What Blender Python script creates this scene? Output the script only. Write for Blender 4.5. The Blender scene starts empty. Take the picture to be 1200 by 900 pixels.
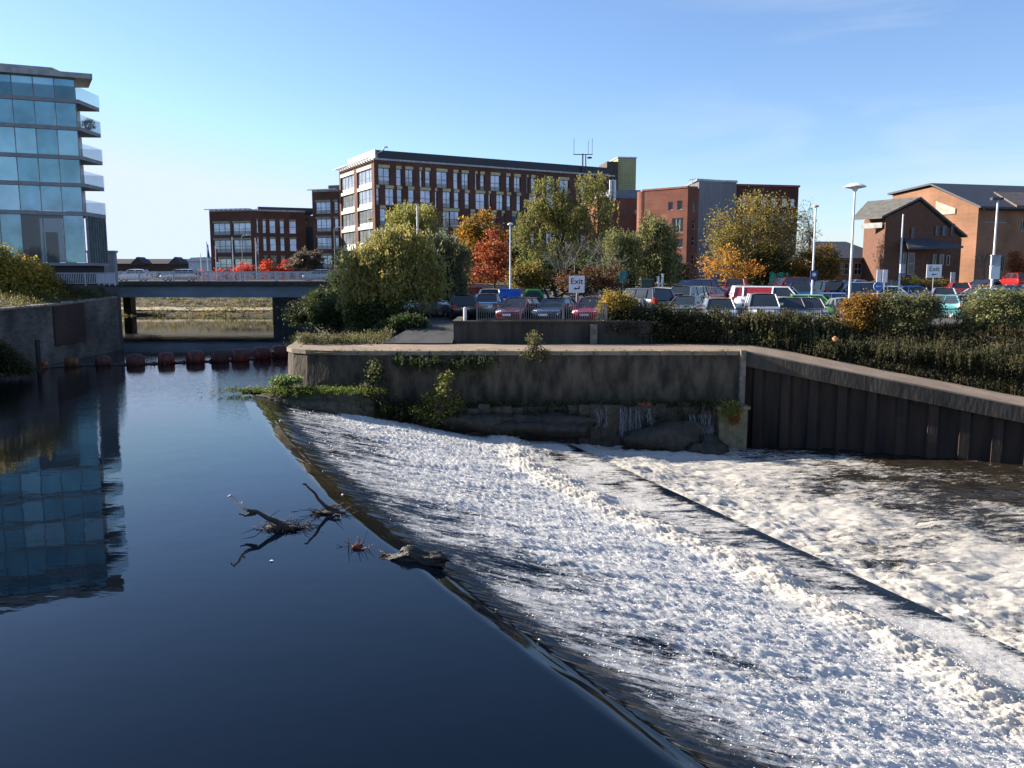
import bpy, math, random
import numpy as np
from mathutils import Vector, Matrix
R = math.radians
SC = bpy.context.scene
COL = SC.collection

# ------------------------------------------------------------------ camera
HC = 5.2; FPX = 967.0; TH = R(7.4)
def P(px, py, Y):
    """world point that the photo shows at (px,py), at ground distance Y"""
    u = px - 600; v = py - 450
    dy = FPX*math.cos(TH) - v*math.sin(TH)
    dz = -(FPX*math.sin(TH) + v*math.cos(TH))
    t = Y/dy
    return Vector((u*t, Y, HC + dz*t))
def PZ(px, py, z):
    v = py - 450
    dz = -(FPX*math.sin(TH) + v*math.cos(TH))
    dy = FPX*math.cos(TH) - v*math.sin(TH)
    t = (z-HC)/dz
    return Vector(((px-600)*t, dy*t, z))
def ZA(py, Y): return P(600, py, Y).z
def XA(px, Y, z=4.0):
    F = Y*math.cos(TH) + (HC-z)*math.sin(TH)
    return (px-600)/FPX*F

cam = bpy.data.cameras.new('camera'); camo = bpy.data.objects.new('camera', cam); COL.objects.link(camo)
camo.location = (0, 0, HC); camo.rotation_euler = (R(90)-TH, 0, 0)
cam.sensor_width = 36; cam.lens = 36*FPX/1200; cam.clip_end = 6000; cam.clip_start = .1
SC.camera = camo

# ------------------------------------------------------------------ light
SUN_EL = 23.0; SUN_AZ = 69.0          # azimuth to the left of the view direction
w = bpy.data.worlds.new('World'); SC.world = w; w.use_nodes = True
nt = w.node_tree; nt.nodes.clear()
out = nt.nodes.new('ShaderNodeOutputWorld'); bg = nt.nodes.new('ShaderNodeBackground')
sky = nt.nodes.new('ShaderNodeTexSky'); sky.sky_type = 'NISHITA'; sky.sun_disc = False
sky.sun_elevation = R(SUN_EL); sky.sun_rotation = R(-SUN_AZ)
sky.air_density = 1.0; sky.dust_density = .25; sky.ozone_density = 2.2; sky.altitude = 50
bg.inputs['Strength'].default_value = .064
tc = nt.nodes.new('ShaderNodeTexCoord'); mp = nt.nodes.new('ShaderNodeMapping')
mp.inputs['Scale'].default_value = (1.5, 1.5, 9); mp.inputs['Rotation'].default_value = (0, R(-12), R(20))
nz = nt.nodes.new('ShaderNodeTexNoise'); nz.inputs['Scale'].default_value = 1.7; nz.inputs['Detail'].default_value = 8; nz.inputs['Roughness'].default_value = .55
nz.inputs['Distortion'].default_value = .6
cr = nt.nodes.new('ShaderNodeMapRange'); cr.inputs['From Min'].default_value = .45; cr.inputs['From Max'].default_value = .85
sx = nt.nodes.new('ShaderNodeSeparateXYZ')
gx = nt.nodes.new('ShaderNodeMapRange'); gx.inputs['From Min'].default_value = .05; gx.inputs['From Max'].default_value = .5; gx.inputs['To Max'].default_value = .8
mu = nt.nodes.new('ShaderNodeMath'); mu.operation = 'MULTIPLY'
mx = nt.nodes.new('ShaderNodeMix'); mx.data_type = 'RGBA'; mx.inputs['B'].default_value = (4.4, 4.9, 5.4, 1)
L = nt.links.new
L(tc.outputs['Generated'], mp.inputs['Vector']); L(mp.outputs['Vector'], nz.inputs['Vector']); L(nz.outputs['Fac'], cr.inputs['Value'])
L(tc.outputs['Generated'], sx.inputs[0]); L(sx.outputs['X'], gx.inputs['Value'])
L(cr.outputs['Result'], mu.inputs[0]); L(gx.outputs['Result'], mu.inputs[1]); L(mu.outputs[0], mx.inputs['Factor'])
tn = nt.nodes.new('ShaderNodeMix'); tn.data_type = 'RGBA'; tn.blend_type = 'MULTIPLY'; tn.inputs['Factor'].default_value = 1; tn.inputs['B'].default_value = (.90, .975, 1.15, 1)
cl = nt.nodes.new('ShaderNodeVectorMath'); cl.operation = 'MINIMUM'; cl.inputs[1].default_value = (4.25, 4.95, 7.0)
L(sky.outputs[0], tn.inputs['A']); L(tn.outputs['Result'], cl.inputs[0]); L(cl.outputs[0], mx.inputs['A']); L(mx.outputs['Result'], bg.inputs['Color']); L(bg.outputs[0], out.inputs[0])
sl = bpy.data.lights.new('sun', 'SUN'); sl.energy = 4.8; sl.angle = R(.5); sl.color = (1, .9, .76)
so = bpy.data.objects.new('sun', sl); COL.objects.link(so)
sd = Vector((-math.sin(R(SUN_AZ))*math.cos(R(SUN_EL)), math.cos(R(SUN_AZ))*math.cos(R(SUN_EL)), math.sin(R(SUN_EL))))
so.rotation_euler = sd.to_track_quat('Z', 'Y').to_euler(); so.location = (-40, 20, 60)
SC.view_settings.view_transform = 'Standard'; SC.view_settings.look = 'None'; SC.view_settings.gamma = 1
SC.view_settings.exposure = 1.57
SC.view_settings.use_curve_mapping = False
SC.render.engine = 'CYCLES'
SC.cycles.max_bounces = 8; SC.cycles.transparent_max_bounces = 8; SC.cycles.caustics_reflective = False; SC.cycles.caustics_refractive = False

# ------------------------------------------------------------------ materials
MATS = {}
def nmat(name):
    m = bpy.data.materials.new(name); m.use_nodes = True
    t = m.node_tree; b = t.nodes['Principled BSDF']
    return m, t, b
def M(name, col, rough=.75, var=.25, scale=2.0, metal=0, spec=.4, bump=0, bscale=None, stretch=(1, 1, 1), col2=None, detail=5, coat=0, lo=.35, hi=.65):
    if name in MATS: return MATS[name]
    m, t, b = nmat(name); N = t.nodes.new; K = t.links.new
    b.inputs['Roughness'].default_value = rough; b.inputs['Metallic'].default_value = metal
    b.inputs['Specular IOR Level'].default_value = spec; b.inputs['Coat Weight'].default_value = coat
    b.inputs['Coat Roughness'].default_value = .05
    tc = N('ShaderNodeTexCoord'); mp = N('ShaderNodeMapping'); mp.inputs['Scale'].default_value = stretch
    nz = N('ShaderNodeTexNoise'); nz.inputs['Scale'].default_value = scale; nz.inputs['Detail'].default_value = detail; nz.inputs['Roughness'].default_value = .6
    K(tc.outputs['Object'], mp.inputs['Vector']); K(mp.outputs['Vector'], nz.inputs['Vector'])
    r = N('ShaderNodeMapRange'); r.inputs['From Min'].default_value = lo; r.inputs['From Max'].default_value = hi
    K(nz.outputs['Fac'], r.inputs['Value'])
    x = N('ShaderNodeMix'); x.data_type = 'RGBA'
    c = Vector(col); c2 = Vector(col2) if col2 else c*(1-var)
    c1 = c if col2 else c*(1+var)
    x.inputs['A'].default_value = (*c2, 1); x.inputs['B'].default_value = (*c1, 1)
    K(r.outputs['Result'], x.inputs['Factor']); K(x.outputs['Result'], b.inputs['Base Color'])
    if bump:
        n2 = N('ShaderNodeTexNoise'); n2.inputs['Scale'].default_value = bscale or scale*6; n2.inputs['Detail'].default_value = 6
        K(mp.outputs['Vector'], n2.inputs['Vector'])
        bp = N('ShaderNodeBump'); bp.inputs['Strength'].default_value = bump; bp.inputs['Distance'].default_value = .05
        K(n2.outputs['Fac'], bp.inputs['Height']); K(bp.outputs['Normal'], b.inputs['Normal'])
    MATS[name] = m; return m
def Mbrick(name, c1, c2, mortar, scale=1.0, var=.3):
    """courses follow the height; noise darkens and reddens patches"""
    if name in MATS: return MATS[name]
    m, t, b = nmat(name); N = t.nodes.new; K = t.links.new
    b.inputs['Roughness'].default_value = .85; b.inputs['Specular IOR Level'].default_value = .2
    tc = N('ShaderNodeTexCoord'); sp = N('ShaderNodeSeparateXYZ'); K(tc.outputs['Object'], sp.inputs[0])
    ad = N('ShaderNodeMath'); ad.operation = 'ADD'; K(sp.outputs['X'], ad.inputs[0]); K(sp.outputs['Y'], ad.inputs[1])
    cb = N('ShaderNodeCombineXYZ'); K(ad.outputs[0], cb.inputs['X']); K(sp.outputs['Z'], cb.inputs['Y'])
    br = N('ShaderNodeTexBrick'); K(cb.outputs[0], br.inputs['Vector']); br.inputs['Scale'].default_value = scale
    br.inputs['Brick Width'].default_value = .45; br.inputs['Row Height'].default_value = .15; br.inputs['Mortar Size'].default_value = .012
    br.inputs['Color1'].default_value = (*c1, 1); br.inputs['Color2'].default_value = (*c2, 1); br.inputs['Mortar'].default_value = (*mortar, 1)
    nz = N('ShaderNodeTexNoise'); nz.inputs['Scale'].default_value = .35; nz.inputs['Detail'].default_value = 6; K(tc.outputs['Object'], nz.inputs['Vector'])
    r = N('ShaderNodeMapRange'); r.inputs['From Min'].default_value = .3; r.inputs['From Max'].default_value = .7
    r.inputs['To Min'].default_value = 1-var; r.inputs['To Max'].default_value = 1+var*.6
    K(nz.outputs['Fac'], r.inputs['Value'])
    x = N('ShaderNodeVectorMath'); x.operation = 'SCALE'; K(br.outputs['Color'], x.inputs[0]); K(r.outputs['Result'], x.inputs['Scale'])
    K(x.outputs[0], b.inputs['Base Color'])
    MATS[name] = m; return m
def Mglass(name, col, rough=.06, spec=.8, metal=0., bump=.0, var=.3):
    if name in MATS: return MATS[name]
    m = M(name, col, rough=rough, var=var, scale=.35, spec=spec, metal=metal)
    if bump:
        t = m.node_tree; b = t.nodes['Principled BSDF']
        tc = t.nodes.new('ShaderNodeTexCoord'); n2 = t.nodes.new('ShaderNodeTexNoise'); n2.inputs['Scale'].default_value = .7; n2.inputs['Detail'].default_value = 1
        bp = t.nodes.new('ShaderNodeBump'); bp.inputs['Strength'].default_value = bump; bp.inputs['Distance'].default_value = .1
        t.links.new(tc.outputs['Object'], n2.inputs['Vector']); t.links.new(n2.outputs['Fac'], bp.inputs['Height']); t.links.new(bp.outputs['Normal'], b.inputs['Normal'])
    return m
def Mleaf():
    if 'leaf' in MATS: return MATS['leaf']
    m, t, b = nmat('leaf'); N = t.nodes.new; K = t.links.new
    at = N('ShaderNodeAttribute'); at.attribute_name = 'leafcol'
    nz = N('ShaderNodeTexNoise'); nz.inputs['Scale'].default_value = 7
    tcn = N('ShaderNodeTexCoord'); K(tcn.outputs['Object'], nz.inputs['Vector'])
    r = N('ShaderNodeMapRange'); r.inputs['To Min'].default_value = .75; r.inputs['To Max'].default_value = 1.25
    K(nz.outputs['Fac'], r.inputs['Value'])
    sc = N('ShaderNodeVectorMath'); sc.operation = 'SCALE'; K(at.outputs['Color'], sc.inputs[0]); K(r.outputs['Result'], sc.inputs['Scale'])
    K(sc.outputs[0], b.inputs['Base Color']); b.inputs['Roughness'].default_value = .55; b.inputs['Specular IOR Level'].default_value = .25
    tr = N('ShaderNodeBsdfTranslucent'); K(sc.outputs[0], tr.inputs['Color'])
    mx = N('ShaderNodeMixShader'); mx.inputs[0].default_value = .5
    K(b.outputs[0], mx.inputs[1]); K(tr.outputs[0], mx.inputs[2]); K(mx.outputs[0], t.nodes['Material Output'].inputs['Surface'])
    MATS['leaf'] = m; return m

# ------------------------------------------------------------------ mesh helpers
def tag(o, label=None, cat=None, group=None, kind=None):
    if label: o['label'] = label
    if cat: o['category'] = cat
    if group: o['group'] = group
    if kind: o['kind'] = kind
    return o
def thing(name, label, cat, loc=(0, 0, 0), rz=0, group=None):
    o = bpy.data.objects.new(name, None); COL.objects.link(o); o.location = loc; o.rotation_euler = (0, 0, rz)
    o.empty_display_size = .3
    return tag(o, label, cat, group)
class MB:
    def __init__(s): s.v = []; s.f = []; s.mi = []; s.cur = 0
    def face(s, pts):
        n = len(s.v); s.v.extend([tuple(p) for p in pts]); s.f.append(tuple(range(n, n+len(pts)))); s.mi.append(s.cur); return s
    def hexa(s, p):   # 8 points: bottom 4 ccw, top 4 ccw
        n = len(s.v); s.v.extend([tuple(q) for q in p])
        for q in ((3, 2, 1, 0), (4, 5, 6, 7), (0, 1, 5, 4), (1, 2, 6, 5), (2, 3, 7, 6), (3, 0, 4, 7)):
            s.f.append(tuple(n+i for i in q)); s.mi.append(s.cur)
        return s
    def box(s, x0, x1, y0, y1, z0, z1):
        return s.hexa([(x0, y0, z0), (x1, y0, z0), (x1, y1, z0), (x0, y1, z0), (x0, y0, z1), (x1, y0, z1), (x1, y1, z1), (x0, y1, z1)])
    def obox(s, o, ux, a0, a1, d0, d1, z0, z1):
        """box in a facade frame: a along ux, d outward (toward the viewer), z up"""
        o = Vector((o[0], o[1], o[2] if len(o) > 2 else 0)); ux = Vector((ux[0], ux[1], 0)).normalized(); n = Vector((ux.y, -ux.x, 0))
        q = lambda a, d, z: o + ux*a + n*d + Vector((0, 0, z))
        return s.hexa([q(a0, d1, z0), q(a1, d1, z0), q(a1, d0, z0), q(a0, d0, z0), q(a0, d1, z1), q(a1, d1, z1), q(a1, d0, z1), q(a0, d0, z1)])
    def prism(s, poly, vec):
        """extrude closed polygon (3-D points) along vec"""
        n = len(s.v); k = len(poly); vec = Vector(vec)
        s.v.extend([tuple(p) for p in poly]); s.v.extend([tuple(Vector(p)+vec) for p in poly])
        s.f.append(tuple(range(n+k-1, n-1, -1))); s.f.append(tuple(range(n+k, n+2*k))); s.mi += [s.cur]*2
        for i in range(k):
            j = (i+1) % k; s.f.append((n+i, n+j, n+k+j, n+k+i)); s.mi.append(s.cur)
        return s
    def tube(s, pts, rads, seg=6, cap=True):
        pts = [Vector(p) for p in pts]
        if not hasattr(rads, '__len__'): rads = [rads]*len(pts)
        n0 = len(s.v); up = Vector((0, 0, 1))
        for i, p in enumerate(pts):
            d = (pts[min(i+1, len(pts)-1)] - pts[max(i-1, 0)])
            d = d.normalized() if d.length > 1e-9 else up
            a = d.cross(up if abs(d.z) < .95 else Vector((1, 0, 0))).normalized(); b = a.cross(d)
            for k in range(seg):
                an = 2*math.pi*k/seg; s.v.append(tuple(p + (a*math.cos(an)+b*math.sin(an))*rads[i]))
        for i in range(len(pts)-1):
            for k in range(seg):
                a0 = n0+i*seg+k; a1 = n0+i*seg+(k+1) % seg
                s.f.append((a0, a1, a1+seg, a0+seg)); s.mi.append(s.cur)
        if cap:
            s.f.append(tuple(n0+k for k in range(seg-1, -1, -1))); e = n0+(len(pts)-1)*seg
            s.f.append(tuple(e+k for k in range(seg))); s.mi += [s.cur]*2
        return s
    def lathe(s, prof, seg=16, o=(0, 0, 0), axis='z'):
        n0 = len(s.v); o = Vector(o)
        for r, h in prof:
            for k in range(seg):
                an = 2*math.pi*k/seg; c = r*math.cos(an); d = r*math.sin(an)
                q = (c, d, h) if axis == 'z' else ((h, c, d) if axis == 'x' else (d, h, c))
                s.v.append(tuple(o+Vector(q)))
        for i in range(len(prof)-1):
            for k in range(seg):
                a0 = n0+i*seg+k; a1 = n0+i*seg+(k+1) % seg; s.f.append((a0, a1, a1+seg, a0+seg)); s.mi.append(s.cur)
        s.f.append(tuple(n0+k for k in range(seg-1, -1, -1))); e = n0+(len(prof)-1)*seg
        s.f.append(tuple(e+k for k in range(seg))); s.mi += [s.cur]*2
        return s
    def build(s, name, mats, parent=None, org=(0, 0, 0), smooth=None):
        me = bpy.data.meshes.new(name); org = Vector(org)
        me.from_pydata([tuple(Vector(v)-org) for v in s.v], [], s.f)
        mats = mats if isinstance(mats, (list, tuple)) else [mats]
        for m in mats: me.materials.append(m)
        if len(mats) > 1: me.polygons.foreach_set('material_index', s.mi)
        if smooth is not None:
            me.polygons.foreach_set('use_smooth', [True]*len(me.polygons)); me.set_sharp_from_angle(angle=R(smooth))
        me.update()
        o = bpy.data.objects.new(name, me); COL.objects.link(o)
        if parent is not None: o.parent = parent
        return o
def single(name, mb, mat, label, cat, loc, group=None, smooth=None):
    o = mb.build(name, mat, None, loc, smooth); o.location = loc
    return tag(o, label, cat, group)
def struct(o): o['kind'] = 'structure'; return o
def copy_tree(o, parent=None):
    c = o.copy(); COL.objects.link(c); c.parent = parent
    for ch in list(o.children): copy_tree(ch, c)
    return c
def recolor(o, mat, only):
    if o.type == 'MESH' and o.name.split('.')[0] in only:
        o.material_slots[0].link = 'OBJECT'; o.material_slots[0].material = mat
    for ch in o.children: recolor(ch, mat, only)

# numpy mesh (many quads)
def npmesh(name, V, Fq, mat, parent=None, smooth=False, colors=None, attrs=None):
    me = bpy.data.meshes.new(name); nv = len(V); nf = len(Fq)
    me.vertices.add(nv); me.vertices.foreach_set('co', np.ascontiguousarray(V, dtype=np.float32).ravel())
    me.loops.add(nf*4); me.loops.foreach_set('vertex_index', np.ascontiguousarray(Fq, dtype=np.int32).ravel())
    me.polygons.add(nf); me.polygons.foreach_set('loop_start', np.arange(0, nf*4, 4, dtype=np.int32))
    me.polygons.foreach_set('loop_total', np.full(nf, 4, dtype=np.int32))
    if smooth: me.polygons.foreach_set('use_smooth', np.ones(nf, dtype=bool))
    me.update(calc_edges=True); me.validate()
    me.materials.append(mat)
    if colors is not None:
        a = me.color_attributes.new('leafcol', 'FLOAT_COLOR', 'POINT'); a.data.foreach_set('color', np.ascontiguousarray(colors, dtype=np.float32).ravel())
    for k, v in (attrs or {}).items():
        a = me.attributes.new(k, 'FLOAT', 'POINT'); a.data.foreach_set('value', np.ascontiguousarray(v, dtype=np.float32).ravel())
    o = bpy.data.objects.new(name, me); COL.objects.link(o)
    if parent is not None: o.parent = parent
    return o
def grid_faces(nr, nc, off=0):
    i = np.arange(nr-1)[:, None]*nc + np.arange(nc-1)[None, :]
    return (np.stack([i, i+1, i+1+nc, i+nc], -1).reshape(-1, 4)+off)
def _h(i, j, s):
    a = (i.astype(np.int64)*374761393 + j.astype(np.int64)*668265263 + s*974711) & 0xffffffff
    a = ((a ^ (a >> 13))*1274126177) & 0xffffffff
    a = ((a ^ (a >> 16))*2246822519) & 0xffffffff
    return ((a ^ (a >> 15)) & 0xffffff)/float(0xffffff)
def vn(x, y, s=0):
    x = np.asarray(x, float); y = np.asarray(y, float)
    i = np.floor(x); j = np.floor(y); fx = x-i; fy = y-j; u = fx*fx*(3-2*fx); v = fy*fy*(3-2*fy)
    return (_h(i, j, s)*(1-u)+_h(i+1, j, s)*u)*(1-v)+(_h(i, j+1, s)*(1-u)+_h(i+1, j+1, s)*u)*v
def fbm(x, y, o=4, s=0, g=.5):
    t = 0; a = 1; n = 0
    for k in range(o):
        t = t+a*vn(x, y, s+k*17); n += a; a *= g; x = np.asarray(x)*2.03+5.1; y = np.asarray(y)*2.03+1.7
    return t/n
def sstep(a, b, x):
    t = np.clip((np.asarray(x, float)-a)/(b-a), 0, 1); return t*t*(3-2*t)

# ------------------------------------------------------------------ vegetation
BARK = M('bark', (.07, .055, .042), rough=.9, var=.4, scale=4, bump=.5, stretch=(4, 4, 1))
PALEBARK = M('pale_bark', (.2, .185, .165), rough=.85, var=.4, scale=5, stretch=(1, 1, 3))
TWIG = M('twig', (.13, .105, .08), rough=.9, var=.3)
def leaves(rng, centers, nleaf, rc, size, cols, weep=0., wl=.5, flat=.75, asp=.5, jit=.25):
    """clumps of single leaves round the centres -> V, F, colours"""
    n = len(centers); tot = n*nleaf
    ci = np.repeat(np.arange(n), nleaf)
    off = rng.normal(size=(tot, 3))*.55; off *= (np.asarray(rc)[ci] if hasattr(rc, '__len__') else rc)[..., None] if hasattr(rc, '__len__') else rc
    off[:, 2] *= flat
    if weep:
        ph = rng.random(tot)
        sid = rng.integers(0, 5, tot); sx = rng.normal(size=(n, 5, 2))*.5*(np.mean(rc) if hasattr(rc, '__len__') else rc)
        off[:, :2] = sx[ci, sid] + rng.normal(size=(tot, 2))*.06*weep
        ln = (.4+.8*rng.random((n, 5)))[ci, sid]
        off[:, 2] = -ph*weep*ln + .12*rng.normal(size=tot)
    pos = np.asarray(centers)[ci]+off
    d = rng.normal(size=(tot, 3)); d[:, 2] *= (2.2 if weep else .7)
    if weep: d[:, 2] = -np.abs(d[:, 2])
    d /= np.linalg.norm(d, axis=1)[:, None]+1e-9
    e = rng.normal(size=(tot, 3)); e -= (e*d).sum(1)[:, None]*d; e /= np.linalg.norm(e, axis=1)[:, None]+1e-9
    s = size*(.55+.9*rng.random(tot))[:, None]
    a = pos-d*s*.5; c = pos+d*s*.5; nn = np.cross(d, e)
    b = pos+e*s*asp*.5+nn*s*.08; g = pos-e*s*asp*.5+nn*s*.08
    V = np.stack([a, b, c, g], 1).reshape(-1, 3); F = np.arange(tot*4).reshape(-1, 4)
    cols = np.asarray(cols, float)
    wts = rng.random((n, len(cols)))**3; wts /= wts.sum(1)[:, None]
    cc = wts@cols
    lw = np.clip(1.2*cc[ci]*(1+jit*rng.normal(size=(tot, 1))) , .004, .8)
    lw *= 1+.08*rng.normal(size=(tot, 3))
    C = np.concatenate([np.clip(lw, .003, .8), np.ones((tot, 1))], 1)
    return V, F, np.repeat(C, 4, 0)
def lobe_points(rng, lobes, n, inner=.45):
    L_ = np.asarray(lobes, float); wt = (L_[:, 3]*L_[:, 4]*L_[:, 5])**.67; wt /= wt.sum()
    k = rng.choice(len(L_), n, p=wt); d = rng.normal(size=(n, 3)); d /= np.linalg.norm(d, axis=1)[:, None]
    r = inner+(1-inner)*rng.random(n)**.6
    return L_[k, :3]+d*L_[k, 3:6]*r[:, None]
def limb(mb, a, b, r0, r1, rng, sag=.0, n=5, seg=5):
    a = Vector(a); b = Vector(b); ln = (b-a).length; pts = []; rad = []
    k = Vector(rng.normal(size=3))*.08*ln
    for i in range(n+1):
        t = i/n; p = a.lerp(b, t)+k*math.sin(math.pi*t)+Vector((0, 0, sag*ln*math.sin(math.pi*t)))
        pts.append(p); rad.append(r0+(r1-r0)*t**.8)
    mb.tube(pts, rad, seg); return pts
def tree(name, label, x, y, z, h, lobes, cols, ncl=150, nleaf=60, rc=.7, size=.22, seed=0, group=None, weep=0, trunk_r=.2, bark=None, fork=.35, nlimb=16,
         cat='tree', asp=.5, inner=.45, twigs=0, jit=.25, stems=1, flat=.75):
    """lobes in local metres (cx,cy,cz,rx,ry,rz); parts trunk, branches, crown"""
    rng = np.random.default_rng(seed+1000)
    t = thing(name, label, cat, (x, y, z), 0, group)
    bark = bark or BARK
    cen = lobe_points(rng, lobes, ncl, inner)
    cen[:, 2] = np.maximum(cen[:, 2], .15)
    L_ = np.asarray(lobes); axis = Vector((float(np.mean(L_[:, 0])), float(np.mean(L_[:, 1])), 0))
    tb = MB(); bb = MB()
    for s in range(stems):
        o = Vector((0, 0, -.2)) if stems == 1 else Vector((*(rng.normal(size=2)*.25*stems**.4), -.2))
        top = Vector((axis.x*.7, axis.y*.7, h*.82)) if stems == 1 else Vector(cen[rng.integers(ncl)])
        pts = limb(tb, o, top, trunk_r, trunk_r*.18, rng, 0, 7, 8 if stems == 1 else 5)
        sub = [Vector(c) for c in cen[rng.choice(ncl, max(3, nlimb//stems), replace=False)]]
        for c in sub:
            tt = fork+(1-fork)*rng.random()*.75
            k = min(len(pts)-2, int(tt*(len(pts)-1))); base = pts[k]
            q = limb(bb, base, c, trunk_r*.38*(1.1-tt), .015, rng, .05, 5, 5)
            for _ in range(twigs):
                m_ = q[rng.integers(2, len(q))]; e = Vector(cen[rng.integers(ncl)])
                e = m_+(e-m_).normalized()*min((e-m_).length, 1.6)
                limb(bb, m_, e, .03, .008, rng, .04, 3, 3)
    tb.build('trunk', bark, t, (0, 0, 0), 60)
    if bb.f: bb.build('branches', bark, t, (0, 0, 0), 60)
    if nleaf:
        V, F, C = leaves(rng, cen, nleaf, rc, size, cols, weep=weep, asp=asp, jit=jit, flat=flat)
        npmesh('crown', V, F, Mleaf(), t, colors=C)
    return t
def bare_tree(name, label, x, y, z, h, seed, mat, spread=.5, group=None, depth=5, r0=.12, cat='tree', nstem=1, leafcols=None, lsize=.15, nl=400):
    rng = np.random.default_rng(seed); t = thing(name, label, cat, (x, y, z), 0, group)
    tb = MB(); bb = MB(); tips = []
    def grow(mb, a, d, ln, r, k):
        d = d.normalized(); b = a+d*ln; m_ = a.lerp(b, .5)+Vector(rng.normal(size=3))*.05*ln
        mb.tube([a, m_, b], [r, r*.85, r*.65], 6 if k == 0 else (4 if k < 3 else 3), False)
        if k >= depth: tips.append(b); return
        for _ in range(3 if k < 3 else 2+int(rng.random() < .5)):
            nd = d+Vector(rng.normal(size=3))*spread; nd.z = max(nd.z, .05)+.12
            s0 = a.lerp(b, .55+.45*rng.random())
            grow(bb, s0, nd, ln*(.6+.2*rng.random()), r*.58, k+1)
    for s in range(nstem):
        grow(tb, Vector((*(rng.normal(size=2)*.15*(nstem > 1)), -.1)), Vector((*(rng.normal(size=2)*.25*(nstem > 1)), 1)), h*.34, r0, 0)
    tb.build('trunk', mat, t, (0, 0, 0), 60); bb.build('branches', mat, t)
    if leafcols:
        tp = np.array([list(p) for p in tips]); tp = tp[rng.choice(len(tp), min(nl, len(tp)), replace=False)]
        V, F, C = leaves(rng, tp, 5, .22, lsize, leafcols); npmesh('crown', V, F, Mleaf(), t, colors=C)
    return t
# ================================================================== SETTING
ZL = -2.4                                                    # lower river level
def xC(Y): return np.interp(Y, [3., 5.5, 8.3, 13.3, 19.3, 27., 34.4, 38.], [5.6, 3.75, 2.03, -.8, -4.1, -7.6, -10.5, -11.8])
def xS(Y): return 3.2+(34-np.asarray(Y, float))*.368
def xWall(Y): return 10.5+(37.5-np.asarray(Y, float))*10.2/4.5   # foot of the ramp wall
def zpath(x): return np.interp(x, [-50, 10.5, 20.7, 31., 44], [1.82, 1.82, -.04, -1.5, -1.8])

# ---- ground
def xbank(Y): return np.interp(Y, [37.5, 39, 41.5, 46, 60, 80, 94, 100], [-9.0, -10.6, -11.0, -12.2, -15.5, -19., -24, -28.6])
def zcar(x, y): return 2.42+.0295*np.clip(np.asarray(y, float)-43, 0, 75)
def zground(x, y):
    x = np.asarray(x, float); y = np.asarray(y, float)
    c = zcar(x, y)+.12*(fbm(x*.2, y*.2, 3, 5)-.5)*(y > 90)
    # distance inland from the outer edge of the quay
    din = np.where(x < 10.5, y-37.5, ((x-10.5)*4.5+(y-37.5)*10.2)/math.hypot(4.5, 10.2))
    q = zpath(np.where(x < 10.5, x, x-din*.404))-.06
    f0 = np.where(x < -2.8, 4.2, np.where(x < 7, 4.9, 4.5)); f1 = np.where(x < -2.8, 9.0, np.where(x < 7, 5.05, 6.9))
    b = np.clip((din-f0)/(f1-f0), 0, 1)
    z = q*(1-b)+c*b
    e = sstep(0, 1, (x-xbank(y))/7.); wq = sstep(42.2, 47, y)*(x < 10)
    return z*(1-wq)+wq*(-.4+(z+.4)*e)
GRASS = M('verge', (.035, .036, .017), rough=.95, var=.5, scale=.7, bump=.6, col2=(.06, .05, .03))
ASPH = M('asphalt', (.06, .06, .062), rough=.9, var=.25, scale=1.2, bump=.2)
gv = []; gf = []
def patch(rows, xl, xr, nc, wexp, zf):
    c = np.linspace(0, 1, nc)**wexp; n0 = sum(len(a) for a in gv); P_ = []
    for Yr in rows:
        a, b = xl(Yr), xr(Yr); xx = a+(b-a)*c; P_.append(np.stack([xx, np.full(nc, Yr), zf(xx, np.full(nc, Yr))], 1))
    gv.append(np.concatenate(P_)); gf.append(grid_faces(len(rows), nc, n0))
patch(np.linspace(22, 37.49, 44), lambda Y: float(xWall(Y))+.25, lambda Y: 420, 150, 3.2, zground)
patch(np.concatenate([np.linspace(37.5, 50, 60), np.linspace(50.5, 100, 40)]), lambda Y: float(xbank(Y))+.2, lambda Y: 420, 150, 3.2, zground)
def zfar(x, y):
    x = np.asarray(x, float); y = np.asarray(y, float)
    up = np.clip((y-109-.02*np.abs(x+38))/24, 0, 1)
    bank = -.6+up*5.3+.25*(fbm(x*.25, y*.25, 3, 3)-.5)
    right = sstep(-27, -24, x)
    return np.where(y < 109, -.6+right*4.85, bank*(1-right)+(4.25+.4*sstep(100, 118, y))*right)
patch(np.concatenate([np.linspace(100.01, 140, 60), np.linspace(142, 400, 40), np.linspace(420, 4000, 40)]), lambda Y: -420 if Y < 420 else -3000., lambda Y: 420 if Y < 420 else 3000., 260, 1.0, zfar)
# left bank terrace
def xleft(Y): return np.interp(Y, [-5, 28, 43.7, 59.4, 61, 70, 84, 94, 99], [-25, -26.2, -27.1, -28.1, -29.3, -35.5, -42.5, -47, -48])
def zleft(x, y):
    y = np.asarray(y, float); x = np.asarray(x, float)
    return np.interp(y, [-10, 44, 60, 63, 100], [3.35, 3.4, 3.6, 4.55, 4.6])+.4*sstep(0, 4, xleft(y)-x)*(y < 62)
patch(np.linspace(10, 99.9, 90), lambda Y: float(xleft(Y))-.2, lambda Y: -420., 90, 3.0, zleft)
ground = npmesh('ground', np.concatenate(gv), np.concatenate(gf), GRASS, smooth=False); struct(ground)
# car park tarmac, a sheet above the ground
cpv = []; rows = np.linspace(43.3, 92, 80); cc = np.linspace(0, 1, 90)
for Yr in rows:
    a = -8.0 if Yr > 47.3 else -2.7
    xx = a+(62+.25*(Yr-43)-a)*cc; cpv.append(np.stack([xx, np.full(90, Yr), zground(xx, np.full(90, Yr))+.03], 1))
struct(npmesh('car_park', np.concatenate(cpv), grid_faces(80, 90), ASPH))

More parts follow.
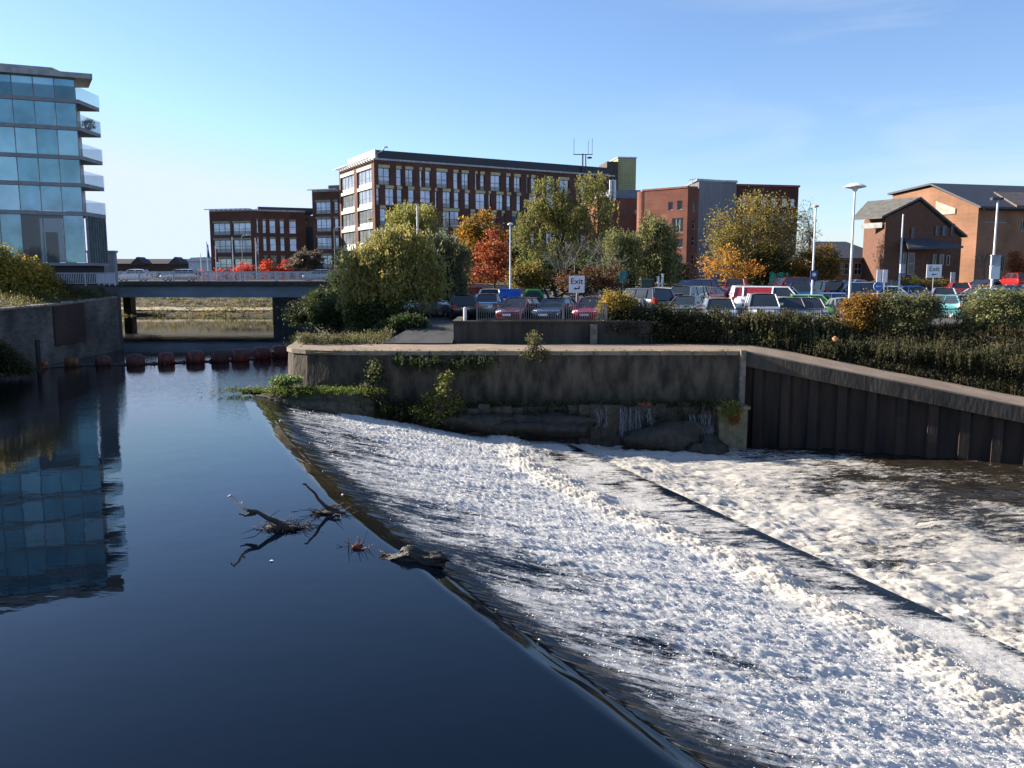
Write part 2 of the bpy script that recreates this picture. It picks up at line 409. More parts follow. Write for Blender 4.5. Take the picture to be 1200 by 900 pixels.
# ---- upper river
mw, t, b = nmat('calm_water'); N = t.nodes.new; K = t.links.new
b.inputs['Base Color'].default_value = (.001, .003, .007, 1); b.inputs['Roughness'].default_value = .02; b.inputs['IOR'].default_value = 1.30
tcn = N('ShaderNodeTexCoord')
def wn(scale, st, dist, prev=None, det=3, mask=None):
    m_ = N('ShaderNodeMapping'); m_.inputs['Scale'].default_value = st; K(tcn.outputs['Object'], m_.inputs['Vector'])
    n_ = N('ShaderNodeTexNoise'); n_.inputs['Scale'].default_value = scale; n_.inputs['Detail'].default_value = det; K(m_.outputs['Vector'], n_.inputs['Vector'])
    bp = N('ShaderNodeBump'); bp.inputs['Strength'].default_value = 1; bp.inputs['Distance'].default_value = dist
    if mask is not None:
        mm = N('ShaderNodeMath'); mm.operation = 'MULTIPLY'; K(n_.outputs['Fac'], mm.inputs[0]); K(mask, mm.inputs[1]); K(mm.outputs[0], bp.inputs['Height'])
    else: K(n_.outputs['Fac'], bp.inputs['Height'])
    if prev is not None: K(prev.outputs['Normal'], bp.inputs['Normal'])
    return bp
spx = N('ShaderNodeSeparateXYZ'); K(tcn.outputs['Object'], spx.inputs[0])
band = N('ShaderNodeMapRange'); band.inputs['From Min'].default_value = 22; band.inputs['From Max'].default_value = 38; K(spx.outputs['Y'], band.inputs['Value'])
b1 = wn(.8, (1, 1, 1), .004, det=2); b2 = wn(3.2, (.6, 1.3, 1), .0009, b1, det=2); bnd2 = N('ShaderNodeMapRange'); bnd2.inputs['From Min'].default_value = 40; bnd2.inputs['From Max'].default_value = 50; bnd2.inputs['To Min'].default_value = 1; bnd2.inputs['To Max'].default_value = .06; K(spx.outputs['Y'], bnd2.inputs['Value'])
bmu = N('ShaderNodeMath'); bmu.operation = 'MULTIPLY'; K(band.outputs['Result'], bmu.inputs[0]); K(bnd2.outputs['Result'], bmu.inputs[1])
b3 = wn(7, (.5, 1.7, 1), .006, b2, mask=bmu.outputs[0], det=2)
K(b3.outputs['Normal'], b.inputs['Normal'])
UP = .8                                                      # the weir sheet starts this far upstream of the crest
rows = np.concatenate([np.linspace(-30, 3.9, 8), np.linspace(4, 38, 120)]); pv = []
cc = np.linspace(0, 1, 12)
for Yr in rows:
    a = -60.; bb_ = float(xC(max(Yr, 4)))-UP+(0 if Yr >= 4 else (4-Yr)*.5)
    xx = a+(bb_-a)*cc; pv.append(np.stack([xx, np.full(12, Yr), np.zeros(12)], 1))
V1 = np.concatenate(pv); F1 = grid_faces(len(rows), 12)
xx = np.linspace(-140, -8, 12); V2 = np.concatenate([np.stack([xx, np.full(12, y_), np.zeros(12)], 1) for y_ in np.linspace(38, 112, 30)])
xe = float(xC(38))-UP; xx2 = np.where(np.arange(12) < 11, xx, -8.)
struct(npmesh('river', np.concatenate([V1, V2]), np.concatenate([F1, grid_faces(30, 12, len(V1))]), mw, smooth=True))
rb = MB(); rb.box(-200, 60, -40, 112, -4.5, -3.6); struct(rb.build('river_bed', M('river_bed', (.03, .025, .018), rough=.95)))

# ---- white water: one sheet over the crest, the apron, the step and the lower river
mf, t, b = nmat('white_water'); N = t.nodes.new; K = t.links.new
tcn = N('ShaderNodeTexCoord')
fo = N('ShaderNodeAttribute'); fo.attribute_name = 'foam'; ta = N('ShaderNodeAttribute'); ta.attribute_name = 'tan'; sh = N('ShaderNodeAttribute'); sh.attribute_name = 'shallow'
def noise(scale, st, det=6, ro=.62, dist=0.):
    m_ = N('ShaderNodeMapping'); m_.inputs['Scale'].default_value = st; K(tcn.outputs['Object'], m_.inputs['Vector'])
    n_ = N('ShaderNodeTexNoise'); n_.inputs['Scale'].default_value = scale; n_.inputs['Detail'].default_value = det; n_.inputs['Roughness'].default_value = ro; n_.inputs['Distortion'].default_value = dist
    K(m_.outputs['Vector'], n_.inputs['Vector']); return n_.outputs['Fac']
def mth(op, a, b_=None, c=None):
    n_ = N('ShaderNodeMath'); n_.operation = op
    for i, q in enumerate((a, b_, c)):
        if q is None: continue
        if isinstance(q, (int, float)): n_.inputs[i].default_value = q
        else: K(q, n_.inputs[i])
    return n_.outputs[0]
na = noise(3.2, (.38, 1.0, .6), 7, .68, .3); nb = noise(15, (.34, 1.0, .7), 4, .65); nc_ = noise(55, (.55, 1., .8), 2, .6)
nn = mth('ADD', mth('MULTIPLY', na, .5), mth('ADD', mth('MULTIPLY', nb, .3), mth('MULTIPLY', nc_, .2)))
thr = mth('SUBTRACT', .665, mth('MULTIPLY', fo.outputs['Fac'], .33))
mask = mth('MULTIPLY', mth('SUBTRACT', nn, thr), 10.); mkc = N('ShaderNodeClamp'); K(mask, mkc.inputs['Value'])
b.inputs['Roughness'].default_value = .06; b.inputs['IOR'].default_value = 1.30
wc = N('ShaderNodeMix'); wc.data_type = 'RGBA'; wc.inputs['A'].default_value = (.001, .003, .007, 1); wc.inputs['B'].default_value = (.05, .037, .018, 1)
K(mth('MULTIPLY', sh.outputs['Fac'], noise(2.2, (1, 1, 1), 4)), wc.inputs['Factor']); K(wc.outputs['Result'], b.inputs['Base Color'])
fb = N('ShaderNodeBsdfPrincipled'); fb.inputs['Roughness'].default_value = .55; fb.inputs['Specular IOR Level'].default_value = .35
fc = N('ShaderNodeMix'); fc.data_type = 'RGBA'; fc.inputs['A'].default_value = (.78, .77, .75, 1); fc.inputs['B'].default_value = (.66, .585, .46, 1)
K(mth('MULTIPLY', ta.outputs['Fac'], na), fc.inputs['Factor']); K(fc.outputs['Result'], fb.inputs['Base Color'])
tl = N('ShaderNodeBsdfTranslucent'); K(fc.outputs['Result'], tl.inputs['Color'])
fm = N('ShaderNodeMixShader'); fm.inputs[0].default_value = .38; K(fb.outputs[0], fm.inputs[1]); K(tl.outputs[0], fm.inputs[2])
bp = N('ShaderNodeBump'); bp.inputs['Strength'].default_value = 1; bp.inputs['Distance'].default_value = .03
K(mth('ADD', mth('MULTIPLY', nb, .6), mth('MULTIPLY', nc_, .4)), bp.inputs['Height']); K(bp.outputs['Normal'], fb.inputs['Normal']); K(bp.outputs['Normal'], tl.inputs['Normal'])
bw = N('ShaderNodeBump'); bw.inputs['Strength'].default_value = .6; bw.inputs['Distance'].default_value = .02
K(mth('ADD', na, mth('MULTIPLY', nb, .35)), bw.inputs['Height'])
bcl = N('ShaderNodeClamp'); K(mth('MULTIPLY', fo.outputs['Fac'], 3.), bcl.inputs['Value']); K(bcl.outputs[0], bw.inputs['Strength']); K(bw.outputs['Normal'], b.inputs['Normal'])
ms = N('ShaderNodeMixShader'); K(mkc.outputs[0], ms.inputs[0]); K(b.outputs[0], ms.inputs[1]); K(fm.outputs[0], ms.inputs[2])
K(ms.outputs[0], t.nodes['Material Output'].inputs['Surface'])

def weir(X, Y):
    """height, foam, tan, shallow at ground points"""
    c = xC(Y); s = xS(Y); D = s-c; d = X-c; u = d/D
    near = 1.0
    # profile of the fall: lip, apron, roller, ledge
    ur = .76+.09*(fbm(Y*.16, Y*0+3, 2, 9)-.5)*2+.03*(fbm(Y*.9, Y*0, 2, 4)-.5)
    lip = -.09*sstep(-.4, .18, d)
    apr = -(2.02)*np.clip((d-.1)/(ur*D-.1), 0, 1)**.93
    z = lip+apr*1.0
    floor_ = -2.1
    led = sstep(-.02, .02, u-ur)
    z = np.where(u > ur, floor_+(z-floor_)*0, z)
    ss = X-s
    drop = sstep(-.05, .28, ss)
    z = z*(1-drop)+(ZL-.02)*drop
    A = .55
    n1 = fbm(X*1.1*A, Y*1.9, 4, 1); n2 = fbm(X*1.7, Y*5.2, 3, 2); n3 = fbm(X*5.5, Y*14, 3, 3); lo = fbm(X*.22, Y*.3, 3, 7)
    rid = 1-np.abs(2*n2-1); rid3 = 1-np.abs(2*n3-1)
    act = sstep(.02, .35, u)*(u < 1.2)
    st_ = fbm(X*.30+.35*fbm(X*.5, Y*.5, 2, 61), Y*1.5, 4, 31)-.5
    onap = act*(1-led)
    n4 = fbm(X*12, Y*26, 2, 41)
    z += .16*onap*st_*sstep(.1, .4, u)
    z += .030*sstep(.0, .03, u)*(1-sstep(.15, .3, u))*(fbm(X*1.6, Y*4.5, 3, 71)-.5)*2
    z += onap*(.17*(n1-.5)+.075*(rid-.5)+.055*(rid3-.5)+.03*(n4-.5))
    roll = np.exp(-((u-ur-.01)/(.03+.055*fbm(X*.5, Y*.5, 3, 51)))**2)*(.55+.9*fbm(X*.9, Y*.9, 3, 52))
    z += roll*(.15+.26*(n1-.4)+.13*(rid-.4)+.06*(rid3-.5)+.04*(n4-.5))
    onled = led*(1-drop)
    z += onled*(.09*(n1-.5)+.05*(n2-.5)+.025*(rid3-.5))*sstep(0, .8, -ss)
    low = drop
    wv = np.exp(-((ss-.9)/(.35+.8*fbm(X*.6, Y*.6, 3, 53)))**2)
    decay = np.exp(-np.clip(ss-1, 0, 99)/5.5)
    z += low*((.10+.18*decay)*(fbm(X*.9, Y*1.5, 4, 11)-.5)*1.6+(.05+.1*decay)*(rid-.5)+.04*(.3+decay)*(rid3-.5)+wv*.17*(n1-.05))
    # ripples where the sheet draws down to the crest
    cr_ = sstep(-.6, -.1, d)*(1-sstep(.1, .8, d))
    z += .012*cr_*(fbm(d*3.2+2*fbm(X, Y, 2, 4), Y*.55, 3, 21)-.5)*2
    # foam cover
    f = .06*sstep(-.02, .02, u)+.55*sstep(.008, .10, u)+.46*sstep(.10, .48, u)+.30*(lo-.5)*sstep(.08, .2, u)*2+.55*st_*sstep(.03, .12, u)*(1-.45*sstep(.3, .6, u))
    f = f*(1-led)+led*(1-drop)*(.99-.16*sstep(.0, .75, (u-ur)/(1-ur))-.40*sstep(-.75, -.08, ss)+1.0*(fbm(X*.55, Y*.8, 4, 13)-.5))
    f = np.maximum(f, roll*1.15)
    flow = .98*np.exp(-np.clip(ss-2.5, 0, 99)/13.)+.85*(fbm(X*.3, Y*.42, 4, 17)-.5)
    quiet = sstep(0, 5, xWall(Y)-X)                       # stiller, browner against the wall
    f = f*(1-low)+low*np.maximum((flow-.05)*(.6+.4*quiet), wv*1.0)
    f = f*sstep(-.1, .25, d)
    f = np.where(Y > 33.5, f*(1-.55*sstep(33.5, 36.5, Y)*(u < .25)), f)
    tn = np.clip(roll*1.2+low*.6+.35*led, 0, 1)
    shl = cr_*1.5*sstep(14, 24, Y)+low*.8
    return z, np.clip(f, 0, 1.1), tn, np.clip(shl, 0, 1.5)
yr = 36.4*np.exp(-np.linspace(0, math.log(36.4/4.6), 820)); ucol = np.concatenate([np.linspace(-UP, .8, 46)[:-1], np.linspace(0, 1, 520)])
Yg = np.repeat(yr[:, None], 45+520, 1); c_ = xC(yr)[:, None]; e_ = (xS(yr)+.35)[:, None]
Xg = np.concatenate([c_+ucol[None, :45], c_+.8+(e_-c_-.8)*np.linspace(0, 1, 520)[None, :]], 1)
Z, Fo, Tn, Sh = weir(Xg, Yg); Z[:, 0] = 0
V1 = np.stack([Xg, Yg, Z], -1).reshape(-1, 3); n1_ = len(V1)
lw = 330; q = np.linspace(0, 1, lw)**1.4
xr = np.minimum(xWall(yr)+.4, 34.)[:, None]; X2 = e_+(np.where(yr[:, None] > 37.4, 12, xr)-e_)*q[None, :]
Y2 = np.repeat(yr[:, None], lw, 1); Z2, F2, T2, S2 = weir(X2, Y2); Z2[:, 0] = Z[:, -1]
V2 = np.stack([X2, Y2, Z2], -1).reshape(-1, 3)
water = npmesh('white_water', np.concatenate([V1, V2]), np.concatenate([grid_faces(820, 565), grid_faces(820, lw, n1_)]), mf, smooth=True,
               attrs=dict(foam=np.concatenate([Fo.ravel(), F2.ravel()]), tan=np.concatenate([Tn.ravel(), T2.ravel()]), shallow=np.concatenate([Sh.ravel(), S2.ravel()])))
struct(water)
# flecks of spray thrown up over the apron and the rollers
rng = np.random.default_rng(4); n = 42000
Yp = 4.8*np.exp(rng.random(n)*math.log(36./4.8)); up_ = rng.random(n)*1.25
Xp = xC(Yp)+(xS(Yp)-xC(Yp))*up_; Zp, Fp, _, _ = weir(Xp, Yp)
keep = rng.random(n) < np.clip((Fp-.45)*1.5, .015*(Fp > .03), 1)*np.where(up_ > .86, .35, 1)
Xp, Yp, Zp = Xp[keep], Yp[keep], Zp[keep]; n = len(Xp); r_ = (.003+.007*rng.random(n)**2)*(1+Yp/26)
hp = rng.random(n)**3*.06+.001
ctr = np.stack([Xp, Yp, Zp+hp], 1); jit = lambda s: (rng.normal(size=(n, 3))*.2+1)
o6 = np.array([[1.5, 0, 0], [0, 1, 0], [-1.5, 0, 0], [0, -1, 0], [0, 0, .9], [0, 0, -.9]])
Vs = ctr[:, None, :]+o6[None]*r_[:, None, None]*(1+.35*rng.normal(size=(n, 6, 1)))
fq = np.array([[0, 1, 4, 4], [1, 2, 4, 4]])
me = bpy.data.meshes.new('spray'); tri = np.array([[0, 1, 4], [1, 2, 4], [2, 3, 4], [3, 0, 4], [1, 0, 5], [2, 1, 5], [3, 2, 5], [0, 3, 5]])
Ft = (np.arange(n)[:, None, None]*6+tri[None]).reshape(-1, 3)
me.vertices.add(n*6); me.vertices.foreach_set('co', Vs.astype(np.float32).ravel()); me.loops.add(len(Ft)*3); me.loops.foreach_set('vertex_index', Ft.astype(np.int32).ravel())
me.polygons.add(len(Ft)); me.polygons.foreach_set('loop_start', np.arange(0, len(Ft)*3, 3, dtype=np.int32)); me.polygons.foreach_set('loop_total', np.full(len(Ft), 3, dtype=np.int32))
me.update(calc_edges=True)
FOAM = M('spray_foam', (.86, .85, .83), rough=.5, var=.05)
me.materials.append(FOAM); o = bpy.data.objects.new('spray', me); COL.objects.link(o)
tag(o, 'white flecks of spray over the weir', 'spray', kind='stuff')

# ---- quay: stone river wall with a rounded left end, cap, path
STONE = M('quay_stone', (.10, .08, .056), rough=.9, var=.5, scale=1.6, bump=1., bscale=7, stretch=(1, 1, .4), col2=(.02, .017, .013), lo=.38, hi=.66)
COPE = M('coping_stone', (.26, .20, .14), rough=.85, var=.3, scale=2.5, bump=.3, col2=(.15, .12, .085))
CONC = M('old_concrete', (.07, .06, .048), rough=.9, var=.5, scale=1.1, bump=.5, stretch=(1, 1, .3), col2=(.022, .02, .017))
PILE = M('sheet_pile', (.045, .028, .019), rough=.8, var=.6, scale=1.0, bump=.4, stretch=(1.6, 1.6, .25), col2=(.010, .009, .0085))
edge = [(-12.2, 47), (-11.5, 44.5), (-11.1, 42), (-10.95, 40.5), (-10.75, 39.5), (-10.3, 38.7), (-9.5, 38.1), (-8.4, 37.7), (-7, 37.5)]
def offs(pl, d):
    r = []
    for i, p in enumerate(pl):
        a = Vector(pl[max(i-1, 0)]).to_2d(); c = Vector(pl[min(i+1, len(pl)-1)]).to_2d(); q = (c-a).normalized(); r.append((p[0]-q.y*d, p[1]+q.x*d))
    return r
def wallstrip(mb, pl, th, zb, zt, joint=0.):
    """zb, zt: number or list"""
    inn = offs(pl, th); n = len(pl); g = lambda z, i: z[i] if hasattr(z, '__len__') else z
    for i in range(n-1):
        a, b_, c, d = pl[i], pl[i+1], inn[i+1], inn[i]
        if joint and i % 2: q_ = joint/max(.05, math.dist(a, b_)); b_ = (b_[0]+(a[0]-b_[0])*q_, b_[1]+(a[1]-b_[1])*q_); c = (c[0]+(d[0]-c[0])*q_, c[1]+(d[1]-c[1])*q_)
        mb.hexa([(*a, g(zb, i)), (*b_, g(zb, i+1)), (*c, g(zb, i+1)), (*d, g(zb, i)), (*a, g(zt, i)), (*b_, g(zt, i+1)), (*c, g(zt, i+1)), (*d, g(zt, i))])
qw = thing('river_wall', 'dark stained quay wall with rounded sunlit left end above the weir', 'wall', (-.5, 37.5, 1.6))
pl = edge+[(x_, 37.5+.02*math.sin(x_*2)) for x_ in np.arange(-6, 10.6, .75)]
m_ = MB()
inn = offs(pl, .5)
nz_ = 9; zs = np.linspace(-2.6, 1.66, nz_)
for i in range(len(pl)-1):   # battered, slightly uneven face
    for k in range(nz_-1):
        q4 = []
        for (j, kk) in ((i, k), (i+1, k), (i+1, k+1), (i, k+1)):
            p = Vector(pl[j]); n_ = (Vector(inn[j])-p).normalized(); bt = .012*(kk-nz_+1)*1.2+.05*(vn(np.array(j*.9), np.array(kk*.9), 3)-.5)
            q4.append((p.x+n_.x*float(bt), p.y+n_.y*float(bt), zs[kk]))
        m_.face(q4)
m_.build('wall_face', STONE, qw, (-.5, 37.5, 1.6))
rs = random.Random(2)
cp = offs(pl, -.06); m_ = MB(); wallstrip(m_, cp, .62, 1.66, [1.84+.02*rs.random() for _ in cp], .035); m_.build('coping', COPE, qw, (-.5, 37.5, 1.6))
m_ = MB(); m_.box(10.38, 10.62, 37.25, 37.8, -2.6, 1.9); m_.build('corner_post', M('pale_conc', (.17, .145, .115), var=.4, scale=4), qw, (-.5, 37.5, 1.6))
# ramp wall of steel piles with a concrete capping beam
sp_ = thing('sheet_pile_wall', 'long dark wall of steel sheet piles under a sloping concrete beam', 'wall', (17, 32.8, .3))
rp = [(x_, 37.5-(x_-10.65)*4.5/10.2) for x_ in np.linspace(10.65, 33, 44)]
zt = [float(zpath(p[0])) for p in rp]
m_ = MB(); wallstrip(m_, offs(rp, -.12), .5, [z-.62 for z in zt], [z+.02 for z in zt]); m_.build('capping_beam', CONC, sp_, (17, 32.8, .3))
m_ = MB(); pts = []
ux = Vector((10.2, -4.5, 0)).normalized(); n_ = Vector((ux.y, -ux.x, 0)); s_ = 0; L_ = (Vector(rp[-1])-Vector(rp[0])).length
prof = [(0, 0), (.30, 0), (.42, .24), (.78, .24), (.90, 0)]
while s_ < L_:
    for a, d in prof:
        p = Vector((*rp[0], 0))+ux*(s_+a)-n_*(.30-d); pts.append(p)
    s_ += 1.2
for i in range(len(pts)-1):
    a, b_ = pts[i], pts[i+1]; za = float(zpath(a.x))-.58; zb = float(zpath(b_.x))-.58
    m_.face([(a.x, a.y, -3), (b_.x, b_.y, -3), (b_.x, b_.y, zb), (a.x, a.y, za)])
m_.build('pile_panel', PILE, sp_, (17, 32.8, .3))
# path along the top
PATH = M('path', (.27, .20, .145), rough=.9, var=.3, scale=.8, bump=.3, col2=(.18, .135, .10))
pe = pl+[(10.6, 37.5)]+rp[1:]; i0 = offs(pe, .56)
pv = []; 
for j, p in enumerate(pe):
    a = Vector(i0[j]); nrm = (a-Vector(p)).normalized(); wd = 3.6 if p[0] < 9.5 else 3.6+.4*min(1, (p[0]-9.5)/2)
    for q_ in np.linspace(0, wd, 8):
        c = a+nrm*q_; pv.append((c.x, c.y, float(zpath(p[0]))+.0+.012*math.sin(c.x*1.3+c.y)))
struct(npmesh('path', np.array(pv), grid_faces(len(pe), 8)[:, ::-1], PATH, smooth=True))
# low retaining wall under the car park, with a ramp
lwl = thing('retaining_wall', 'low grey concrete wall under the car park railing', 'wall', (1.5, 42.4, 1.7))
m_ = MB(); m_.box(-2.6, 7.2, 42.32, 42.6, 1.7, 2.86); m_.build('wall_face', CONC, lwl, (1.5, 42.4, 1.7))
m_ = MB(); m_.box(-3.0, -2.604, 42.33, 47.4, 1.7, 2.84); m_.build('return_wall', CONC, lwl, (1.5, 42.4, 1.7))
m_ = MB(); m_.box(-2.604, 7.3, 42.26, 42.66, 2.86, 2.96); m_.box(-3.05, -2.61, 42.26, 47.45, 2.845, 2.965); m_.build('coping', CONC, lwl, (1.5, 42.4, 1.7))
m_ = MB(); m_.box(4.0, 4.35, 42.05, 42.3, 1.7, 2.8); m_.build('buttress', M('pale_conc', (.36, .31, .25)), lwl, (1.5, 42.4, 1.7))
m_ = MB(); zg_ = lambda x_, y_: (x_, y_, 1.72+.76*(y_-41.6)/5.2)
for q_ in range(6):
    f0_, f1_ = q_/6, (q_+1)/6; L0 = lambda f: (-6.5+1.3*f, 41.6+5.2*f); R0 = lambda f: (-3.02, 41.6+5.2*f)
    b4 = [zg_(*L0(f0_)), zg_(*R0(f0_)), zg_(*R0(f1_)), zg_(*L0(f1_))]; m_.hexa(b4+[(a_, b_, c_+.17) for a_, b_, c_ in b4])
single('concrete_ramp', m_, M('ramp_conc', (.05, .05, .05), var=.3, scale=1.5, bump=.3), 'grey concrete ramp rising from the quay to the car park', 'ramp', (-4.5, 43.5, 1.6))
# footing ledge below the quay wall, block at its end, rocks
m_ = MB()
xs_ = np.arange(-4.5, 10.2, .5)
for i in range(len(xs_)-1):
    y0 = 36.5+.25*math.sin(xs_[i]*1.1)+.15*rs.random(); m_.box(xs_[i], xs_[i+1]-.006, y0, 37.45, -2.7, -.42-.22*rs.random())
single('footing_ledge', m_, M('wet_stone', (.055, .045, .03), rough=.55, var=.7, scale=3, bump=1., bscale=7, col2=(.018, .018, .012)), 'dark wet stone ledge at the foot of the quay wall', 'ledge', (2.5, 37, -2.5))
m_ = MB(); m_.box(9.2, 10.45, 36.1, 37.2, -2.8, -.62); m_.box(9.1, 10.55, 36.02, 37.22, -.62, -.5)
single('concrete_block', m_, M('moss_conc', (.2, .17, .1), var=.5, scale=3, bump=.5, col2=(.09, .085, .045)), 'square concrete block with grass on top beside the sheet piles', 'block', (9.8, 36.6, -2.6))
def lump(cx, cy, cz, rx, ry, rz, seed, nu=22, nv=14, amp=.55):
    V = []
    for i in range(nv+1):
        th = math.pi*i/nv
        for j in range(nu):
            ph = 2*math.pi*j/nu; d = Vector((math.sin(th)*math.cos(ph), math.sin(th)*math.sin(ph), math.cos(th)))
            k = 1+amp*(float(fbm(np.array(d.x*1.6+seed*3.1+d.z), np.array(d.y*1.6+d.z*1.3+seed), 4, seed))-.5)*2
            V.append((cx+rx*d.x*k, cy+ry*d.y*k, cz+rz*d.z*k))
    mb = MB(); mb.v = V
    for i in range(nv):
        for j in range(nu):
            a = i*nu+j; b_ = i*nu+(j+1) % nu; mb.f.append((a, a+nu, b_+nu, b_)); mb.mi.append(0)
    return mb
ROCK = M('wet_rock', (.04, .031, .02), rough=.55, var=.6, scale=4, bump=1., bscale=14, col2=(.01, .010, .007))
for (px_, py_, Y_, rx, ry, rz, lab) in ((780, 508, 35.9, 1.9, .8, .75, 'brown wet rock mound beside the falling trickles'), (828, 520, 35.6, 1.0, .7, .6, 'dark wet boulder nearest the concrete block'),
                                     (640, 492, 36.2, 2.6, .6, .5, 'black wet rock hump under the middle of the quay wall'), (560, 488, 36.4, 1.8, .6, .5, 'dark rock hump at the foot of the yellowing bush')):
    p = P(px_, py_, Y_); single('rock', lump(p.x, p.y, p.z-.3, rx, ry, rz, int(px_)), ROCK, lab, 'rock', (p.x, p.y, p.z-.8), smooth=80)
# trickles falling over the ledge
TRK = M('trickle', (.30, .32, .34), rough=.3, var=.4, scale=4, stretch=(8, 1, .4), col2=(.12, .13, .15))
def trickle(px0, px1, pt, pb, Y_, n, lab, sd):
    rg = random.Random(sd); mb = MB()
    for k in range(int(n*3.5)):
        px_ = px0+(px1-px0)*rg.random(); y0_ = pt+rg.random()**2*.8*(pb-pt); a = P(px_, y0_, Y_-.02*rg.random()); c = P(px_, y0_+(pb-y0_)*(.2+.8*rg.random()), Y_)
        mb.tube([a+Vector((0, .25, .03)), a, Vector((a.x+rg.gauss(0, .03), a.y-.14, (a.z*2+c.z)/3)), Vector((a.x+rg.gauss(0, .05), a.y-.25, c.z))], [.003, .004+.011*rg.random()**2, .004, .006], 4)
    p = P((px0+px1)/2, pb, Y_); single('waterfall', mb, TRK, lab, 'waterfall', tuple(p), group=None, smooth=60)
trickle(726, 750, 478, 516, 36.2, 20, 'widest white trickle falling over the ledge', 1)
trickle(697, 712, 478, 502, 36.2, 7, 'faint leftmost trickle over the dark ledge', 2)
trickle(757, 764, 479, 498, 36.2, 4, 'thin short trickle right of the widest one', 3)
trickle(806, 836, 486, 520, 36.0, 14, 'broken white trickle splashing beside the concrete block', 4)
# left bank wall
lw_ = thing('river_wall', 'old weathered stone river wall below the glass building', 'wall', (-27.5, 46, 0))
LST = Mbrick('left_stone', (.15, .13, .115), (.09, .082, .075), (.13, .12, .105), 1.0, .7)
pts = [(-24.5, 12), (-25.6, 24), (-26.4, 34), (-27.1, 43.7), (-27.6, 51), (-28.1, 59.0)]
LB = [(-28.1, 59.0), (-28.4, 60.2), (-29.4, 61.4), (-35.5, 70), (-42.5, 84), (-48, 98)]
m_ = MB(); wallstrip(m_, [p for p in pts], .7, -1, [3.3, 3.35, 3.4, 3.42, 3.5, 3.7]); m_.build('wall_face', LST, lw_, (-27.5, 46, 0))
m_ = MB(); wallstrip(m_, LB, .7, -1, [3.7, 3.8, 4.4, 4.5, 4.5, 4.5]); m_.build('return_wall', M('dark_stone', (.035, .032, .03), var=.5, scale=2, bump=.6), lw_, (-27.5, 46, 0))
m_ = MB(); wallstrip(m_, [(x_+.05, y_) for x_, y_ in pts], .8, [3.3, 3.35, 3.4, 3.42, 3.5, 3.7], [3.42, 3.47, 3.52, 3.54, 3.62, 3.82]); m_.build('coping', M('left_cope', (.2, .18, .16), var=.4, scale=3, bump=.4), lw_, (-27.5, 46, 0))
m_ = MB(); wallstrip(m_, [(-27.38, 49.5), (-27.68, 53.6)], .3, 1.1, [3.44, 3.52]); m_.build('brick_patch', Mbrick('patch_brick', (.065, .036, .03), (.05, .03, .026), (.055, .048, .045), 1.0), lw_, (-27.5, 46, 0))
p0 = P(46, 432, 45.4); m_ = MB(); m_.tube([(p0.x, p0.y, -1), (p0.x, p0.y, ZA(398, 45.4))], .13, 8)
single('mooring_post', m_, M('wet_timber', (.03, .025, .02)), 'dark timber post standing in the water against the left wall', 'post', (p0.x, p0.y, 0))
# ================================================================== BUILDINGS
GL = Mglass('office_glass', (.26, .33, .40), rough=.06, spec=1.0, bump=.04, metal=.65)
GLD = Mglass('dark_glass', (.015, .02, .024), rough=.08, spec=.6)
BLIND = M('window_blind', (.36, .38, .38), rough=.7, var=.2, scale=.5)
FRM = M('window_frame_grey', (.10, .11, .12), rough=.5)
FRW = M('window_frame_white', (.38, .38, .37), rough=.5)
CREAM = M('cream_lintel', (.52, .45, .24), rough=.8, var=.15)
BRK = Mbrick('brown_brick', (.135, .056, .04), (.105, .045, .032), (.115, .085, .07))
BRR = Mbrick('red_brick', (.22, .078, .053), (.18, .067, .046), (.16, .1, .08))
BRO = Mbrick('orange_brick', (.31, .15, .085), (.27, .13, .072), (.27, .19, .14))
SLATE = M('slate', (.055, .06, .075), rough=.6, var=.3, scale=3, stretch=(1, 1, 6))
ROOFG = M('grey_roof', (.17, .165, .16), rough=.8, var=.2)
ZINC = M('zinc', (.15, .155, .17), rough=.5, metal=.4, var=.2, stretch=(6, 6, .2), scale=2)
METAL = M('galvanised', (.42, .44, .45), rough=.4, metal=.6, var=.15)
WHITE = M('white_paint', (.78, .78, .76), rough=.45, var=.06)
def V2(a): return Vector((a[0], a[1], 0))
def facade(mb, o, ux, W, z0, z1, holes, depth=.25, ztop=None):
    """wall in the plane through o along ux with real openings and reveals; ztop(a) may slope the head"""
    o = V2(o); ux = V2(ux).normalized(); n = Vector((ux.y, -ux.x, 0))
    q = lambda a, z, d=0: o+ux*a+Vector((0, 0, z))-n*d
    xs = sorted({0, W, *[h[0] for h in holes], *[h[1] for h in holes]}); zs = sorted({z0, z1, *[h[2] for h in holes], *[h[3] for h in holes]})
    for i in range(len(xs)-1):
        for k in range(len(zs)-1):
            cx = (xs[i]+xs[i+1])/2; cz = (zs[k]+zs[k+1])/2
            if any(h[0] < cx < h[1] and h[2] < cz < h[3] for h in holes): continue
            mb.face([q(xs[i], zs[k]), q(xs[i+1], zs[k]), q(xs[i+1], zs[k+1]), q(xs[i], zs[k+1])])
    for a, b, c, d in [h[:4] for h in holes]:
        mb.face([q(a, c), q(a, d), q(a, d, depth), q(a, c, depth)]); mb.face([q(b, d), q(b, c), q(b, c, depth), q(b, d, depth)])
        mb.face([q(a, d), q(b, d), q(b, d, depth), q(a, d, depth)]); mb.face([q(b, c), q(a, c), q(a, c, depth), q(b, c, depth)])
